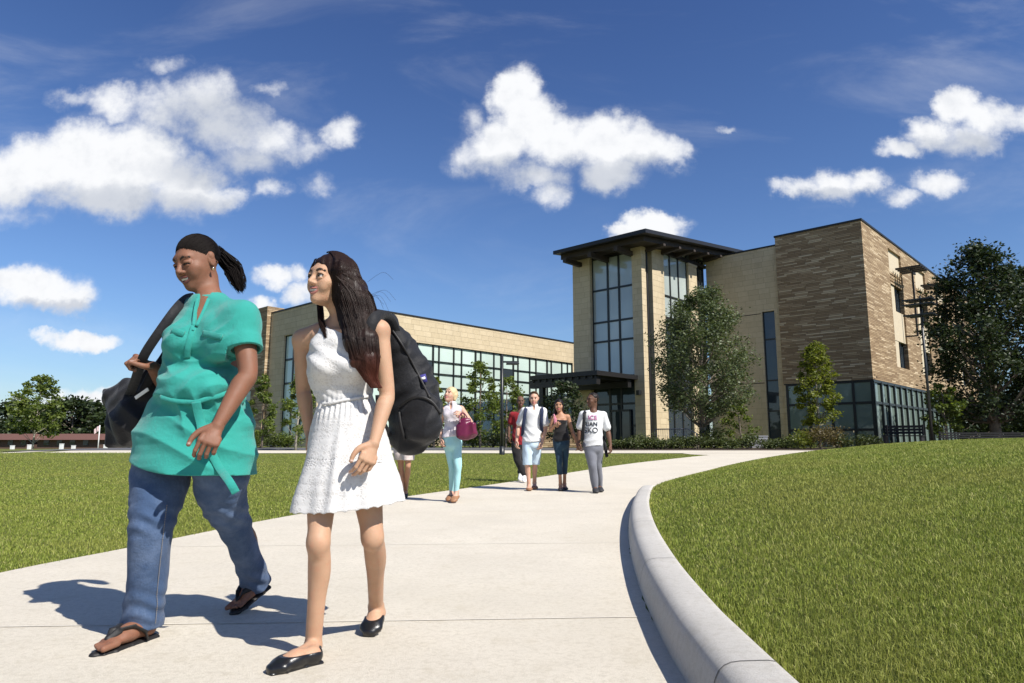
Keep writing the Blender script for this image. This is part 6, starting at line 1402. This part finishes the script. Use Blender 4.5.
# man in dark red behind him
J = dict(head=(520.5, 401.5), shR=(512, 415), shL=(527, 415), elR=(509.5, 426, .04), wrR=(508.5, 437, -.03), elL=(529, 428, .04), wrL=(528, 440, .0), hipR=(516, 443), hipL=(522.5, 443), knR=(517.5, 460, -.1), knL=(522, 460, .1), anR=(524.5, 474.5, -.15), anL=(520.5, 472, .3))
bg('man in a dark red shirt half hidden behind the man in the white polo shirt', 14.6, J, 1.02, SKD, (.1, -1, 0), dict(name='shirt', m=M_REDC, sleeve=.6, hem=445, seed=5), dict(name='trousers', m=M_BLK, len=1.0, w=.018), dict(m=M_SHOEW, h=.075), dict(kind='bald', m=M_HB))
# woman in the black top
J = dict(head=(559, 405.5), shR=(553.5, 418), shL=(567.5, 417), elR=(550.5, 430, .0), wrR=(555, 425, -.18), elL=(572, 431, .04), wrL=(577, 443, .0), hipR=(557.5, 441), hipL=(565, 441), knR=(559.5, 463, -.04), knL=(565, 463, .08), anR=(560.5, 485, .1), anL=(564.5, 484, .25))
bg('smiling woman in a black camisole and cropped dark jeans holding hands', 12.1, J, .95, SKT, (-.15, -1, .02), dict(name='camisole', m=M_BLK, sleeve=0, hem=441, bust=1, waist=.9, vest=.055, seed=6), dict(name='jeans', m=M_NAVYD, len=.72, w=.0, slim=.9), dict(m=M_SHOED, h=.03), dict(kind='long', m=M_HB))
pu = empty('shoulder_purse', tuple(P(555, 424, 11.95)), 0, label='small pink purse held at the shoulder of the woman in the black camisole', cat='purse'); l0 = A3(pu.location)
Bf = Field(l0 - .15, l0 + .15, .006); Bf.add(rbox(P(555.3, 421.5, 11.95), (.028, .03, .07), frame((0, -1, 0), .1), .02), .01); Bf.obj('purse_body', M_PINK, pu); strap('strap', [P(555.4, 419, 11.95), P(554.5, 416, 11.98), P(553.8, 414.3, 12.1), P(553.5, 417, 12.25)], .012, .006, pu, M_PINK, l0)
# man in the white T-shirt
J = dict(head=(592.5, 400), shR=(583, 415), shL=(603.5, 415), elR=(579.5, 430, .04), wrR=(578.5, 443, .0), elL=(608, 431, .05), wrL=(610.5, 446, -.03), hipR=(589, 445), hipL=(597.5, 445), knR=(592.5, 466, -.08), knL=(598, 466, .06), anR=(595, 487, -.02), anL=(599.5, 485.5, .22))
t, q, hc, hM, tee = bg('man in a white T-shirt with black and pink lettering and grey trousers', 11.75, J, 1.05, SKD, (-.88, -.47, .0), dict(name='t_shirt', m=M_TEEW, sleeve=.75, hem=446, seed=7), dict(name='trousers', m=M_GREYT, len=1.0, w=.010, slim=.95), dict(m=M_SHOED, h=.07), dict(kind='crop', m=M_HB), fat=1.03)
packstraps((594, 428), 11.75, 'dark backpack slung over one shoulder of the man in the white T-shirt', [[(587, 416, .12), (585.6, 411.4, .02), (584.6, 414, -.12), (583.8, 422, -.15), (583.0, 432, -.14), (582.4, 440, -.02)], [(603, 436, .1), (605.0, 444, .02), (606, 452, .0), (607, 457, -.02)]], M_BLACK, w=.026)
TVt = verts(tee)
M_INK = mat('black_print', (0.012, 0.012, 0.015), .7, var=0); M_PINKI = mat('pink_print', (0.62, 0.16, 0.36), .7, var=0)
for txt, px, py, sz, m in (('ICE', 592.8, 419.6, .105, M_PINKI), ('RIAN', 591.0, 426.0, .100, M_INK), ('SKO', 591.2, 432.6, .125, M_INK)):
    cu = bpy.data.curves.new('lettering', 'FONT'); cu.body = txt; cu.size = sz; cu.align_x = 'CENTER'; cu.extrude = .004; cu.offset = .0
    tmp = bpy.data.objects.new('lettering', cu); COL.objects.link(tmp); bpy.context.view_layer.update()
    me = bpy.data.meshes.new_from_object(tmp.evaluated_get(bpy.context.evaluated_depsgraph_get())); COL.objects.unlink(tmp); bpy.data.objects.remove(tmp)

    d = unit(ray(px, py)); r = TVt - A3((0, 0, H)); tt_ = r @ d; e = np.linalg.norm(r - tt_[:, None] * d, axis=1); i = np.where(e < .03)[0]; c0 = A3((0, 0, H)) + d * (tt_[i].min() if len(i) else 11.6)
    # wrap the print round the chest: every vertex takes the depth of the cloth behind it
    n = len(me.vertices); V = np.empty(n * 3, np.float32); me.vertices.foreach_get('co', V); V = V.reshape(-1, 3); Wp = np.stack([c0[0] + V[:, 0], np.full(n, c0[1]), c0[2] + V[:, 1]], 1)
    front = TVt[TVt[:, 1] < np.median(TVt[:, 1])]
    for k in range(n):
        dd_ = (front[:, 0] - Wp[k, 0]) ** 2 + (front[:, 2] - Wp[k, 2]) ** 2; j = dd_.argmin(); Wp[k, 1] = front[j, 1] - .004 - (.004 - V[k, 2])
    me.vertices.foreach_set('co', (Wp - A3(t.location)).astype(np.float32).ravel()); link(me, 'lettering', tee, [m], False)
# the walker hidden behind the black backpack
J = dict(head=(404, 394), shR=(395, 409), shL=(412, 409), elR=(392, 424), wrR=(391, 438), elL=(415, 424), wrL=(415, 438), hipR=(400, 440), hipL=(408, 440), knR=(401, 467, .1), knL=(408, 466, -.05), anR=(402, 491, .1), anL=(405.5, 491, .25))
bg('walker in pale patterned shorts mostly hidden behind the large black backpack', 10.4, J, 1.0, SKT, (-.1, -1, 0), dict(name='shirt', m=M_LILAC, sleeve=.5, hem=441, seed=8), dict(name='shorts', m=M_PATT, len=.40, w=.025), dict(m=M_SHOED, h=.05), dict(kind='long', m=M_HBR))
